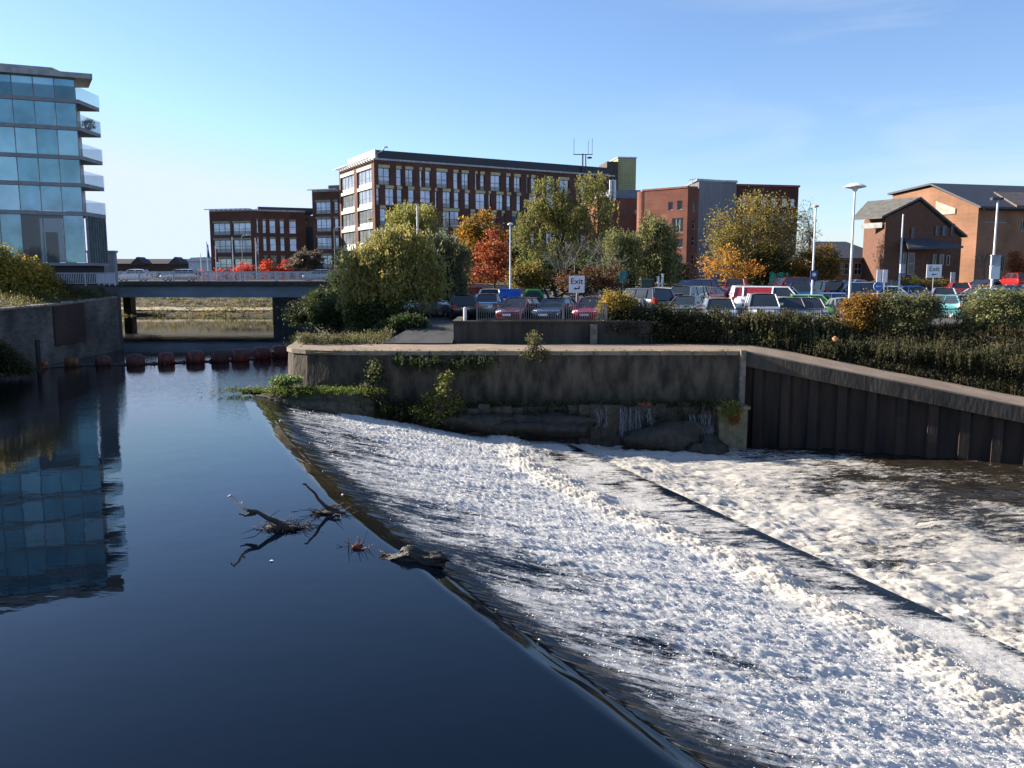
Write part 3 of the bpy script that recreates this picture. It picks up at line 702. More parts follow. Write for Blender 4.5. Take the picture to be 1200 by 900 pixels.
def window(par, org, o, ux, h, nv=1, nh=0, frame=None, glass=None, depth=.2, fw=.07, blind=0., label=None, lint=None):
    frame = frame or FRM; glass = glass or GL
    a, b, c, d = h[:4]; mb = MB()
    bar = lambda a0, a1, c0, c1, e=0: mb.obox(o, ux, a0, a1, -depth-e, -depth+.06+e, c0, c1)
    bar(a, a+fw, c, d); bar(b-fw, b, c, d); bar(a+fw, b-fw, c, c+fw); bar(a+fw, b-fw, d-fw, d)
    for i in range(1, nv): x_ = a+(b-a)*i/nv; bar(x_-fw/2, x_+fw/2, c+fw, d-fw, .004)
    for i in range(1, nh+1): z_ = c+(d-c)*i/(nh+1); bar(a+fw, b-fw, z_-fw/2, z_+fw/2, -.004)
    f = mb.build('window', frame, par, org)
    if label: f['label'] = label
    if lint: MB().obox(o, ux, a, b, -.2, .04, d+.006, d+lint[0]).build('lintel', lint[1], f, org)
    g = MB().obox(o, ux, a+.02, b-.02, -depth-.04, -depth+.012, c+.02, d-.02).build('pane', glass, f, org)
    if blind: MB().obox(o, ux, a+fw, b-fw, -depth+.014, -depth+.03, c+fw, c+fw+(d-c)*blind).build('blind', BLIND, f, org)
    return f
def slab(mb, o, ux, W, D, z0, z1, over=0):
    """horizontal slab on the frame footprint (W along ux, D inward)"""
    mb.obox(o, ux, -over, W+over, -D-over, over, z0, z1)
def dirn(deg): return (math.cos(R(deg)), math.sin(R(deg)))

# ---------------------------------------------------------------- glass apartment block on the left bank
YB = 66.0; cor = P(103, 300, YB); C0 = Vector((cor.x, YB, 0)); phi = 22
uf = Vector((*dirn(phi), 0)); us = Vector((*dirn(phi+90), 0))            # along the front to the right; along the side, away
gb = thing('apartment_building', 'glass fronted apartment block with flat roof and corner balconies beside the river', 'building', (C0.x-6, C0.y, 4.6))
OG = (C0.x-6, C0.y, 4.6)
zg = lambda py: ZA(py, YB)
TEAL = Mglass('teal_glass', (.15, .30, .35), rough=.045, spec=.9, bump=.05, var=.3, metal=.55)
TEAL2 = Mglass('pale_teal_glass', (.26, .44, .50), rough=.06, spec=.9, var=.2, metal=.5)
SLABM = M('slab_grey', (.22, .23, .25), rough=.6, var=.15)
SOFF = M('balcony_white', (.62, .64, .63), rough=.6, var=.1)
def clearglass(name, tint, k, rough=.03):
    m, t, b = nmat(name); tr = t.nodes.new('ShaderNodeBsdfTransparent'); tr.inputs[0].default_value = (*tint, 1)
    b.inputs['Base Color'].default_value = (*[c*.2 for c in tint], 1); b.inputs['Roughness'].default_value = rough; b.inputs['Specular IOR Level'].default_value = .8
    nz = t.nodes.new('ShaderNodeTexNoise'); nz.inputs['Scale'].default_value = .5; mr = t.nodes.new('ShaderNodeMapRange'); mr.inputs['To Min'].default_value = k*.8; mr.inputs['To Max'].default_value = min(1, k*1.2)
    t.links.new(nz.outputs['Fac'], mr.inputs['Value'])
    mx = t.nodes.new('ShaderNodeMixShader'); t.links.new(mr.outputs['Result'], mx.inputs[0]); t.links.new(b.outputs[0], mx.inputs[1]); t.links.new(tr.outputs[0], mx.inputs[2]); t.links.new(mx.outputs[0], t.nodes['Material Output'].inputs['Surface'])
    MATS[name] = m; return m
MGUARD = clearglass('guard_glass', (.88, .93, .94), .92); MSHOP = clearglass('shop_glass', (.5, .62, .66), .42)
WID = 15; DEP = 3.2
us = Vector((0, 1, 0))
o_f = C0-uf*WID
lev = [311, 252.5, 219, 187, 153, 121, 95]                    # photo rows of the slab undersides at the corner
zl = [zg(p) for p in lev]; ztop = zg(88)
def foot(ov, dep=DEP, cut=0.):
    n_ = Vector((uf.y, -uf.x, 0)); return [o_f+n_*ov, C0+n_*ov+uf*(ov-cut), C0+us*dep+uf*(ov-cut), C0-uf*7-n_*5.5, o_f-n_*5.5]
def flat(mb, poly, z0, z1): mb.prism([(v.x, v.y, z0) for v in poly], (0, 0, z1-z0)); return mb
m_ = flat(MB(), foot(-.3), 4.2, zl[0]); m_.build('plinth', M('black_plinth', (.02, .02, .022), rough=.6), gb, OG)
for k, z_ in enumerate(zl[:6]): flat(MB(), foot(.07), z_-.02, z_+(.27 if k else .2)).build('floor_slab', SLABM, gb, OG)
tip = C0+uf*1.15+Vector((uf.y, -uf.x, 0))*.45; bk = Vector((tip.x*1.046-.35, tip.y*1.046, 0))
m_ = flat(MB(), [o_f+Vector((uf.y, -uf.x, 0))*.45, tip, bk, C0-uf*7-Vector((uf.y, -uf.x, 0))*5.5, o_f-Vector((uf.y, -uf.x, 0))*5.5], ztop-.28, ztop+.10); flat(m_, foot(0, 2.6, 1.6), ztop+.10, ztop+.42); m_.build('roof', M('roof_edge', (.30, .31, .32), rough=.5), gb, OG)
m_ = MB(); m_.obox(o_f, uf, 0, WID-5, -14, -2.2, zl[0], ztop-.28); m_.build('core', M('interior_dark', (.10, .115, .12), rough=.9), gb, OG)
ib = M('reflected_brick', (.34, .11, .06), var=.4, scale=1.5); ip = M('reflected_pale', (.55, .52, .48), var=.2)  # added panels stand in for building reflections in the ground-floor glass
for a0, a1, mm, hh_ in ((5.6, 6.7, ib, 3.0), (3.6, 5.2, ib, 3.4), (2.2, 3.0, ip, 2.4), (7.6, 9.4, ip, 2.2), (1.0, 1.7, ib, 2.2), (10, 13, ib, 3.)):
    MB().obox(o_f, uf, WID-a1, WID-a0, -1.9, -1.2, zl[0]+.2, zl[0]+.2+hh_).build('reflection_panel', mm, gb, OG)
# front glazing, storey by storey
rg = random.Random(5)
for k in range(6):
    z0 = zl[k]+(.27 if k else .2); z1 = (zl[k+1]-.02) if k < 5 else ztop-.28
    pw = 1.42; n_ = 10
    for i in range(n_):
        a = WID-.12-i*pw
        mb = MB(); mb.obox(o_f, uf, a-.06, a, -.12, -.02, z0, z1); fr = mb.build('window', M('glazing_frame', (.16, .17, .18), rough=.4), gb, OG)
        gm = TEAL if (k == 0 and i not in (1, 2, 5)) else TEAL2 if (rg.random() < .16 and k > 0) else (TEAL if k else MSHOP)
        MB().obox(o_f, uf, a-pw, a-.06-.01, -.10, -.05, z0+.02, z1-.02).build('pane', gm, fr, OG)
    a = WID-.12-n_*pw; MB().obox(o_f, uf, 0, a-.08, -.10, -.05, z0+.02, z1-.02).build('glazing', TEAL, gb, OG)
    # side: open loggias with white back walls and glass guards
    if 0 < k < 5:
        o_s = C0+uf*.12
        m2 = MB(); m2.obox(o_s, us, .25, DEP, -1.75, -1.63, z0, z1); lg = m2.build('balcony', SOFF, gb, OG)
        m3 = MB(); m3.obox(o_s, us, .1, DEP, -.06, -.03, z0, z0+.95); m3.obox(o_s+us*DEP, uf, -1.6, -.08, -.06, -.03, z0, z0+.95); m3.build('guard', MGUARD, lg, OG)
o_s = C0+uf*.1
z0 = zl[0]+.2; z1 = zl[1]-.02
for i in np.arange(0, 3.2, .4):
    fr = MB().obox(o_s, us, i, i+.05, -.12, .06, z0, z1).build('window', M('glazing_frame', ()), gb, OG)
    MB().obox(o_s, us, i+.06, i+.39, -.10, -.05, z0, z1).build('pane', Mglass('side_glass', (.10, .17, .17), rough=.05, spec=.8), fr, OG)
m_ = MB(); z0 = zl[5]+.27
m_.obox(o_f, uf, WID-9, WID+.1, .02, .05, z0, z0+.95); m_.obox(C0+uf*.1, us, .06, DEP, -.04, -.01, z0, z0+.95); m_.build('terrace_guard', MGUARD, gb, OG)
p_ = C0+us*2.2-uf*.35
tree('shrub', 'small dark potted bush on a high corner balcony', p_.x, p_.y, zl[4]+.27, .9, [(0, 0, .55, .4, .4, .5)], [(.03, .05, .02), (.04, .06, .03)], 24, 30, .2, .12, seed=91, trunk_r=.04, nlimb=4, cat='shrub')
# small grey annex and the long dark terrace far beyond
p0 = P(126, 310, 84); m_ = MB(); m_.box(p0.x-2, p0.x+.7, 84, 84.6, 4.4, ZA(296, 84)); m_.box(p0.x-2.1, p0.x+.8, 83.9, 84.7, ZA(296, 84), ZA(296, 84)+.2)
single('annex', m_, M('annex_grey', (.24, .27, .31), var=.1), 'small grey box annex at the foot of the glass block', 'building', (p0.x-.5, 84.3, 4.4))
def hipterrace():
    Y_ = 240; t_ = thing('terrace', 'long low dark brick building with two small gables on the horizon', 'building', (XA(190, Y_), Y_, 4.6)); og = t_.location.copy()
    x0, x1 = XA(132, Y_), XA(252, Y_); zt_ = ZA(309, Y_); zr = ZA(303, Y_)
    mb = MB(); hs = [(a, a+1.3, 5.4, 7.) for a in np.arange(2, x1-x0-2, 3.2)]; facade(mb, (x0, Y_), (1, 0), x1-x0, 3, zt_, hs)
    mb.box(x0, x1, Y_+.3, Y_+9, 3, zt_); mb.build('wall', Mbrick('sooty_brick', (.07, .04, .035), (.06, .035, .03), (.06, .05, .045)), t_, og)
    for h_ in hs: window(t_, og, (x0, Y_), (1, 0), h_, 2, 0, glass=GLD)
    mb = MB(); mb.prism([(x0-.4, Y_-.4, zt_+.01), (x0-.4, Y_+9.4, zt_+.01), (x0-.4, Y_+4.5, zr)], (x1-x0+.8, 0, 0))
    mb.build('roof', M('dark_roof', (.035, .03, .03)), t_, og)
    for px_ in (163, 207):
        xm = XA(px_, Y_); mb = MB(); mb.prism([(xm-2.4, Y_-.5, zt_-.4), (xm+2.4, Y_-.5, zt_-.4), (xm, Y_-.5, ZA(301, Y_))], (0, 5, 0)); mb.build('gable', M('dark_roof', ()), t_, og)
hipterrace()
m_ = MB(); Y_ = 215; m_.box(XA(222, Y_), XA(252, Y_), Y_, Y_+20, 4, ZA(305, Y_)-.2); m_.prism([(XA(221, Y_), Y_-.5, ZA(305, Y_)-.2), (XA(253, Y_), Y_-.5, ZA(305, Y_)-.2), (XA(249, Y_), Y_-.5, ZA(301, Y_)), (XA(226, Y_), Y_-.5, ZA(302, Y_))], (0, 21, 0))
single('shed', m_, M('pale_shed', (.55, .6, .66), var=.1), 'low pale shed with white roof beyond the bridge', 'building', (XA(236, Y_), Y_, 4))

# ---------------------------------------------------------------- brick offices
def fx(o, ux, px):
    """distance along a facade where photo column px meets it"""
    o = V2(o); ux = V2(ux).normalized(); k = (px-600)/FPX
    # X = k*(Y cosT) at eye height
    kk = k*math.cos(TH); return (kk*o.y-o.x)/(ux.x-kk*ux.y)
# main block
Ym = 150.; Cm = Vector((XA(440, Ym, 12), Ym, 0)); ur = dirn(29); ul = dirn(119)
mk = thing('office_block', 'large five storey brown brick office with rows of cream topped windows', 'building', (Cm.x+15, Ym+12, 4.6)); og = mk.location.copy()
zt_ = ZA(187, Ym); WR = fx(Cm, ur, 718); WLm = 20.4
rows_y = [(196, 215), (220, 239), (245, 262), (270, 288), (296, 312)]
def zz(py): return ZA(py, Ym)
st = (zz(196)-zz(220)); rowz = [(zz(216)-i*st, zz(196)-i*st) for i in range(5)]
# top-row windows read off the photo: (left,right) columns
top = [(446, 459), (466.5, 472.5), (477, 486), (493.5, 496.5), (500, 506), (513, 525.5), (532.5, 538), (542, 550), (557.5, 560), (563.5, 568.5), (575.5, 586.5), (593.5, 598), (602.5, 610), (617, 619), (622, 627), (640, 647), (655, 666), (680, 684)]
sec = [(443, 446.5), (453.5, 463.5), (467, 473), (480, 487), (494, 506), (511, 513.5), (520, 529), (533, 539), (545.5, 551), (558, 569), (573, 575.5), (582, 590), (594, 599), (605.5, 610.5), (620, 628), (640, 650), (660, 664)]
thd = [(447, 453.5), (520, 528), (528, 539), (552, 557), (561, 571), (576, 582), (588, 591.5), (600, 606)]
holes = []
for cols_, r_ in ((top, 0), (sec, 1), (thd, 2), (top, 3), (sec, 4)):
    for a, b in cols_: holes.append((fx(Cm, ur, a), fx(Cm, ur, b), rowz[r_][0], rowz[r_][1]))
mb = MB(); facade(mb, Cm, ur, WR, 3.5, zt_, holes, .35)
hl = []
for a, b in ((402, 417.5), (421, 438)):
    for i in range(5):
        hl.append((fx(Cm, (-ul[0], -ul[1]), a), fx(Cm, (-ul[0], -ul[1]), b), rowz[i][0]-.1, rowz[i][1]+.05))
oL = Cm+V2(ul)*WLm
hl = [(WLm+h_[0], WLm+h_[1], h_[2], h_[3]) for h_ in hl]
facade(mb, oL, (-ul[0], -ul[1]), WLm, 3.5, zt_, hl, .35)
mb.obox(Cm, ur, .5, WR, -WLm, -.9, 3.5, zt_-.05)
mb.build('wall', BRK, mk, og)
rg = random.Random(8)
for h_ in holes:
    wd = h_[1]-h_[0]; window(mk, og, Cm, ur, h_, 1 if wd < 1.3 else 2, 1, depth=.3, fw=.08, blind=.25 if rg.random() < .5 else 0, lint=(.55, CREAM))
for h_ in hl: window(mk, og, oL, (-ul[0], -ul[1]), h_, 4, 1, depth=.3, fw=.07, glass=Mglass('bright_glass', (.40, .45, .48), rough=.08, spec=1., bump=.05, metal=.6), blind=.22, lint=(.6, M('pale_lintel', (.55, .52, .42))))
mb = MB(); mb.obox(Cm, ur, -.12, WR+.1, -WLm-.1, .12, zt_, zt_+.3); mb.build('coping', M('metal_coping', (.30, .30, .31), rough=.4, metal=.3), mk, og)
mb = MB(); mb.obox(Cm, ur, .7, WR, -WLm+4.5, -.7, zt_+.3, zz(174.6)); mb.build('roof_screen', M('louvre_dark', (.02, .026, .04), rough=.5, var=.2, stretch=(.1, .1, 8)), mk, og)
mb = MB(); mb.obox(Cm, ur, .4, .697, -WLm+4.4, -.6, zt_+.3, zz(174.2)); mb.build('screen_end', M('pale_panel', (.75, .73, .70)), mk, og)
mb = MB()                                            # canopy louvres at the left head
for i in range(14): mb.obox(oL, (-ul[0], -ul[1]), .2+i*1.4, .5+i*1.4, .0, 1.1, zt_+.31, zt_+.42)
mb.obox(oL, (-ul[0], -ul[1]), -.6, WLm-.5, 1.0, 1.15, zt_+.29, zt_+.44); mb.build('sun_louvre', METAL, mk, og)
for px_ in (448,):
    p = Cm+V2(ur)*fx(Cm, ur, px_)+Vector((0, 0, zt_+.3)); mb = MB(); mb.tube([p+Vector((-.5, .3, 0)), p+Vector((-.5, .3, .9)), p+Vector((.4, .2, 1.3)), p+Vector((.9, .2, 2.0)), p+Vector((1.4, .1, 1.9))], .14, 6); mb.build('vent_pipe', METAL, mk, og)
# end tower and lower rear roofs
tb_ = thing('stair_tower', 'pale yellow clad roof tower at the right end of the brick office', 'tower', (XA(728, 184), 188, 4.6)); o2 = tb_.location.copy()
p0 = Vector((XA(722, 178), 178, 0)); mb = MB(); mb.obox(p0, dirn(8), 0, fx(p0, dirn(8), 743), -9, 0, 4, ZA(185, 178)); mb.build('wall', Mbrick('yellow_cladding', (.42, .39, .20), (.38, .36, .19), (.22, .2, .12), .35, .15), tb_, o2)
mb = MB(); mb.obox(p0, dirn(8), -.15, fx(p0, dirn(8), 743.6), -9.1, .15, ZA(185, 178), ZA(184.2, 178)+.1); mb.build('roof', METAL, tb_, o2)
mb = MB(); mb.obox(p0, dirn(8), -2.6, -.2, -6, .8, 10, ZA(190, 178)); mb.build('stair_shaft', M('brown_panel', (.08, .06, .045)), tb_, o2)
m_ = MB(); p = P(684, 188, 172); zb_ = ZA(193, 172)
for dx, pt in ((-2.0, 162), (.9, 165), (1.7, 162)): m_.tube([(p.x+dx, 172, ZA(181, 172)), (p.x+dx, 172, ZA(pt, 172))], .05, 5)
m_.tube([(p.x-2.1, 172, ZA(181, 172)), (p.x+1.8, 172, ZA(181, 172))], .09, 5); m_.tube([(p.x-.2, 172, zb_-4), (p.x-.2, 172, ZA(180, 172))], .16, 6); m_.tube([(p.x+.5, 172, zb_-4), (p.x+.4, 172, ZA(181, 172))], .12, 6); m_.lathe([(.1, 0), (.5, .1), (.5, .3), (.1, .4)], 10, (p.x+1.2, 172, ZA(186, 172)))
single('antenna', m_, M('dark_metal', (.06, .06, .07), rough=.5), 'roof antenna with three thin rods above the brick office', 'antenna', (p.x, 172, zb_-4))
# red lower block between
rbk = thing('office_block', 'plain dark red brick block with grey roof seen between tall trees', 'building', (XA(730, 140), 146, 4.6)); o2 = rbk.location.copy()
p0 = Vector((XA(700, 140), 140, 0)); W_ = fx(p0, dirn(6), 756); h2 = [(fx(p0, dirn(6), 731), fx(p0, dirn(6), 735), ZA(251, 140), ZA(245, 140)), (fx(p0, dirn(6), 742), fx(p0, dirn(6), 746), ZA(251, 140), ZA(245, 140))]
mb = MB(); facade(mb, p0, dirn(6), W_, 3.5, ZA(232, 140), h2, .2); mb.obox(p0, dirn(6), 0, W_, -14, -.6, 3.5, ZA(232, 140)-.1); mb.build('wall', BRR, rbk, o2)
for h_ in h2: window(rbk, o2, p0, dirn(6), h_, 1, 0)
mb = MB(); mb.obox(p0, dirn(6), -.1, W_+.1, -14, .1, ZA(232, 140), ZA(231, 140)); mb.obox(p0, dirn(6), 2, W_-.8, -13, -1, ZA(231, 140), ZA(221.5, 140)); mb.build('roof', M('grey_blue_roof', (.16, .19, .23)), rbk, o2)
mb = MB()
for px_ in (716, 720): mb.tube([P(px_, 235, 139.6), P(px_, 211, 139.6)], .28, 8)
mb.build('flue', METAL, rbk, o2)
# mid wing and small block on the left
def block(label, Yc, pxc, pyt, pxl, pxr, lphi, rphi, wl_, wr_, roofpx=None, cat='building', nm='office_block'):
    Cc = Vector((XA(pxc, Yc, 10), Yc, 0)); a = dirn(rphi); b = dirn(lphi)
    t_ = thing(nm, label, cat, (Cc.x, Yc+8, 4.6)); og_ = t_.location.copy(); zt2 = ZA(pyt, Yc)
    Wr = fx(Cc, a, pxr); nl = (-b[0], -b[1]); Wl = -fx(Cc, nl, pxl); ol = Cc-V2(nl)*Wl
    mb = MB()
    H = [(fx(Cc, a, q[0]), fx(Cc, a, q[1]), ZA(q[3], Yc), ZA(q[2], Yc)) for q in wr_]; Hl = [(Wl+fx(Cc, nl, q[0]), Wl+fx(Cc, nl, q[1]), ZA(q[3], Yc), ZA(q[2], Yc)) for q in wl_]
    facade(mb, Cc, a, Wr, 3.5, zt2, H, .3); facade(mb, ol, nl, Wl, 3.5, zt2, Hl, .3)
    nA = Vector((a[1], -a[0], 0)); aa = V2(a); ins = Cc+aa*.0
    back = [Cc+aa*.9+V2(b)*.9, Cc+aa*Wr+V2(b)*.9, Cc+aa*Wr+V2(b)*(Wl), Cc+V2(b)*Wl+aa*.9]
    mb.prism([(q.x, q.y, 3.5) for q in back], (0, 0, zt2-3.55)); mb.build('wall', BRK, t_, og_)
    for h_ in H: window(t_, og_, Cc, a, h_, 2 if h_[1]-h_[0] > 1.6 else 1, 1, depth=.26, blind=0, lint=(.3, M('dull_lintel', (.25, .25, .17))))
    for h_ in Hl: window(t_, og_, ol, nl, h_, 3 if h_[1]-h_[0] > 2.2 else 1, 1, depth=.26, blind=.3, lint=(.4, M('dull_lintel', ())))
    mb = MB(); q = [Cc-nA*-.0, Cc+aa*Wr, Cc+aa*Wr+V2(b)*Wl, Cc+V2(b)*Wl]; mb.prism([(v.x, v.y, zt2) for v in q], (0, 0, .3)); mb.build('coping', M('metal_coping', ()), t_, og_)
    mb = MB()
    for i in range(9): s_ = Wl*(i+.5)/9; mb.obox(ol, nl, s_-.2, s_+.2, -.3, .9, zt2+.31, zt2+.42)
    mb.obox(ol, nl, -.5, Wl-.2, .8, .95, zt2+.29, zt2+.46); mb.build('sun_louvre', METAL, t_, og_)
    return t_, og_, Cc, a, b, Wr, Wl, zt2
wl_ = [(a, b, c, d) for c, d in ((261, 275), (281, 296), (303, 317)) for a, b in ((252, 272), (275, 296))]
wr_ = [(a, b, c, d) for c, d in ((258, 273), (279, 294), (301, 315)) for a, b in ((303, 305), (310, 314), (318, 325), (330, 335), (341, 349))]
t_, og_, Cc, a, b, Wr, Wl, zt2 = block('low three storey brown brick office behind the flagpoles at the bridge', 170., 298, 247, 248.5, 360, 166, 22, wl_, wr_)
mb = MB(); mb.obox(Cc, a, Wr-9, Wr+3, -16, -4, zt2+.3, ZA(240, 170)); mb.build('roof_screen', SLATE, t_, og_)
mb = MB(); mb.obox(Cc, a, Wr, Wr+5, -14, -2.0, 3.5, zt2-.5); mb.build('glass_link', Mglass('link_glass', (.05, .075, .09), rough=.08), t_, og_)
wl2 = [(a, b, c, d) for c, d in ((236, 250), (256, 271), (278, 292), (299, 314)) for a, b in ((372, 389.5), (393, 398))]
t_, og_, Cc, a, b, Wr, Wl, zt2 = block('narrow four storey brown brick wing between the two office blocks', 168., 400, 224, 368.5, 412, 160, 20, wl2, [])
mb = MB(); mb.obox(Cc, dirn(-20), -4.5, 3, -12, -3, zt2+.3, ZA(214.5, 168)); mb.build('roof_screen', M('greenish_roof', (.16, .19, .19)), t_, og_)

# ---------------------------------------------------------------- red brick building with zinc core
Yr = 122.; Cr = Vector((XA(805, Yr, 12), Yr, 0)); al = (-dirn(140)[0], -dirn(140)[1])
rr = thing('office_building', 'red brick building with grey zinc clad core behind the birch and the big thin tree', 'building', (Cr.x+6, Yr+8, 4.6)); og = rr.location.copy()
zt_ = ZA(220, Yr); Wl = -fx(Cr, al, 751); ol = Cr-V2(al)*Wl
def hl_(a, b, c, d): return (Wl+fx(Cr, al, a), Wl+fx(Cr, al, b), ZA(d, Yr), ZA(c, Yr))
hs = [hl_(781, 786.5, 235.5, 245), hl_(791.5, 797.5, 234.5, 245), hl_(786, 799, 255, 272), hl_(790, 799, 280, 290), hl_(790, 799, 299, 308), hl_(763, 770, 262, 272), hl_(760, 770, 285, 296)]
mb = MB(); facade(mb, ol, al, Wl, 3.5, zt_, hs, .3)
ar = dirn(24); Wr1 = fx(Cr, ar, 815)
rh = [(fx(Cr, ar, 809.5), fx(Cr, ar, 813), ZA(d, Yr), ZA(c, Yr)) for c, d in ((236, 248), (256, 268), (276, 288), (298, 310))]
facade(mb, Cr, ar, Wr1+.2, 3.5, zt_, rh, .3)
b2 = V2(dirn(140)); q = [Cr+V2(ar)*.6+b2*.6, Cr+V2(ar)*Wr1+b2*.6, Cr+V2(ar)*Wr1+b2*Wl, Cr+b2*Wl]
mb.prism([(v.x, v.y, 3.5) for v in q], (0, 0, zt_-3.55)); mb.lathe([(1.2, 3.5), (1.2, zt_-.02)], 20, tuple(ol+Vector((.55, .95, 0))))
mb.build('wall', BRR, rr, og)
for h_ in hs: window(rr, og, ol, al, h_, 1 if h_[1]-h_[0] < 1.5 else 3, 0, frame=FRW, glass=GLD)
for h_ in rh: window(rr, og, Cr, ar, h_, 1, 1, frame=FRW, glass=GLD)
mb = MB(); mb.prism([(v.x, v.y, zt_) for v in (Cr-V2(ar)*.1, Cr+V2(ar)*Wr1, Cr+V2(ar)*Wr1+b2*Wl, ol-V2(ar)*.1)], (0, 0, .25)); mb.build('coping', M('red_coping', (.22, .07, .045)), rr, og)
Cz = Cr+V2(ar)*Wr1                                  # zinc core: set-back face then front face
zz_ = ZA(214.5, 128); pz = Vector((XA(847, 125, 12), 125.2, 0))
mb = MB(); d1 = (pz-Cz).normalized(); L1 = (pz-Cz).length
mb.prism([(v.x, v.y, 3.5) for v in (Cz+Vector((.2, .3, 0)), pz, pz+V2(dirn(10))*2.0, pz+V2(dirn(10))*2.0+Vector((0, 14, 0)), Cz+Vector((0, 10, 0)))], (0, 0, ZA(213.5, 125)-3.5)); mb.build('zinc_core', ZINC, rr, og)
mb = MB(); k_ = ZA(213.5, 125); mb.prism([(v.x, v.y, k_) for v in (Cz+Vector((-.1, .3, 0)), pz+Vector((-.1, -.2, 0)), pz+V2(dirn(10))*2.1+Vector((0, -.2, 0)), pz+V2(dirn(10))*2.1+Vector((0, 14, 0)), Cz+Vector((0, 10, 0)))], (0, 0, .3)); mb.build('roof', M('zinc_edge', (.3, .32, .34), rough=.4, metal=.3), rr, og)
pb = pz+V2(dirn(10))*2.05+Vector((0, .8, 0)); u3 = dirn(12); W3 = fx(pb, u3, 931.5); z3 = ZA(217.5, 126)
hb = [(fx(pb, u3, a_), fx(pb, u3, b_), ZA(d, 126), ZA(c, 126)) for c, d in ((231, 241), (253, 264), (276, 287), (299, 310)) for a_, b_ in ((867, 873), (877, 883), (890, 896), (901, 907), (913, 919), (923, 928))]
mb = MB(); facade(mb, pb, u3, W3, 3.5, z3, hb, .25); mb.obox(pb, u3, .1, W3, -12, -.6, 3.5, z3-.05); mb.build('wall', BRK if False else Mbrick('plum_brick', (.115, .044, .034), (.095, .037, .03), (.1, .07, .06)), rr, og)
for h_ in hb: window(rr, og, pb, u3, h_, 1, 1, frame=FRW)
mb = MB(); mb.obox(pb, u3, .05, W3+.15, -12.1, .15, z3, z3+.3); mb.build('coping', M('red_coping', ()), rr, og)
m_ = MB(); p = P(811, 222, 126); m_.tube([(p.x, 126, p.z-2), (p.x, 126, ZA(209, 126))], .05, 5); m_.tube([(p.x-.5, 126, ZA(211, 126)), (p.x+.6, 126, ZA(209.5, 126))], .04, 4)
single('aerial', m_, METAL, 'thin television aerial on the red brick building', 'antenna', (p.x, 126, p.z-2))

# ---------------------------------------------------------------- gabled orange brick building
gg = thing('brick_building', 'orange brick building with dark slate roofs and a large sunlit gable wall', 'building', (62, 104, 4.8)); og = gg.location.copy()
Yg = 95.; Cg = Vector((XA(1144, Yg, 9), Yg, 0)); gl_ = V2(dirn(120)); gs = V2(dirn(14))
LG = 11.0; zE = ZA(243, Yg); L_pk = 5.8; zP = ZA(219, Yg+5); zLft = ZA(229, Yg+9.4)
gq = lambda s, z, d=0: Cg+gl_*s+gs*d+Vector((0, 0, z))
mb = MB()
prof = [gq(0, 3.8), gq(0, zE), gq(L_pk, zP), gq(LG, zLft), gq(LG, 3.8)]
mb.prism(prof[::-1], gs*.5)
Wd = 46.
hs = [(fx(Cg, gs, a_), fx(Cg, gs, b_), ZA(d, Yg), ZA(c, Yg)) for a_, b_, c, d in ((1192, 1197, 257, 270), (1146.5, 1150, 300, 308), (1150, 1177, 259, 260.5), (1163, 1175, 300, 318))]
facade(mb, Cg+gs*.5, gs, Wd-.5, 3.8, zE-.05, [(a_-.5, b_-.5, c_, d_) for a_, b_, c_, d_ in hs], .25)
mb.build('wall', BRO, gg, og)
for h_ in hs: window(gg, og, Cg, gs, h_, 2, 0, frame=FRW, glass=GLD)
mb = MB()
ov = -gs*.0
r0 = [gq(-.5, zE-.12, -.35), gq(-.5, zE-.12, Wd), gq(L_pk, zP+.22, Wd), gq(L_pk, zP+.22, -.35)]
mb.prism(r0, (0, 0, .22)); r1 = [gq(L_pk, zP+.22, -.35), gq(L_pk, zP+.22, Wd), gq(LG+4, zLft-.6, Wd), gq(LG+.4, zLft+.1, -.35)]; mb.prism(r1, (0, 0, .22))
mb.build('roof', SLATE, gg, og)
mb = MB(); mb.tube([gq(-.55, zE-.16, .1), gq(-.55, zE-.16, Wd)], .12, 6)
mb.build('gutter', M('black_gutter', (.03, .03, .03), rough=.4), gg, og)
mb = MB(); h0 = fx(Cg, gs, 1179); mb.prism([gq(-.6, zE-.02, h0), gq(-.6, zE-.02, h0+10), gq(3.4, zP-.9, h0+6), gq(3.4, zP-.9, h0+1.5)], (0, 0, .3)); mb.build('hip_roof', M('brown_tile', (.13, .105, .09)), gg, og)
# pale panel and small windows on the gable wall
un = -gl_
tri = [gq(fx(Cg, gl_, p_), ZA(y_, Yg+k_), -.05) for p_, y_, k_ in ((1092, 236.5, 5.3), (1115, 244.5, 2.8), (1115, 251, 2.8), (1092, 253, 5.3))]
mb = MB(); mb.prism(tri, -gs*.06); mb.build('panel', M('pale_render', (.40, .36, .29)), gg, og)
mb = MB()
for p_, a_, b_ in ((1093, 265, 276), (1102, 264, 277), (1111, 263, 276), (1093, 298, 310), (1101, 298, 310), (1109, 298, 310)):
    s_ = fx(Cg, gl_, p_); mb.prism([gq(s_-.35, ZA(b_, Yg+4), -.04), gq(s_+.35, ZA(b_, Yg+4), -.04), gq(s_+.35, ZA(a_, Yg+4), -.04), gq(s_-.35, ZA(a_, Yg+4), -.04)], -gs*.05)
mb.build('window', GLD, gg, og)
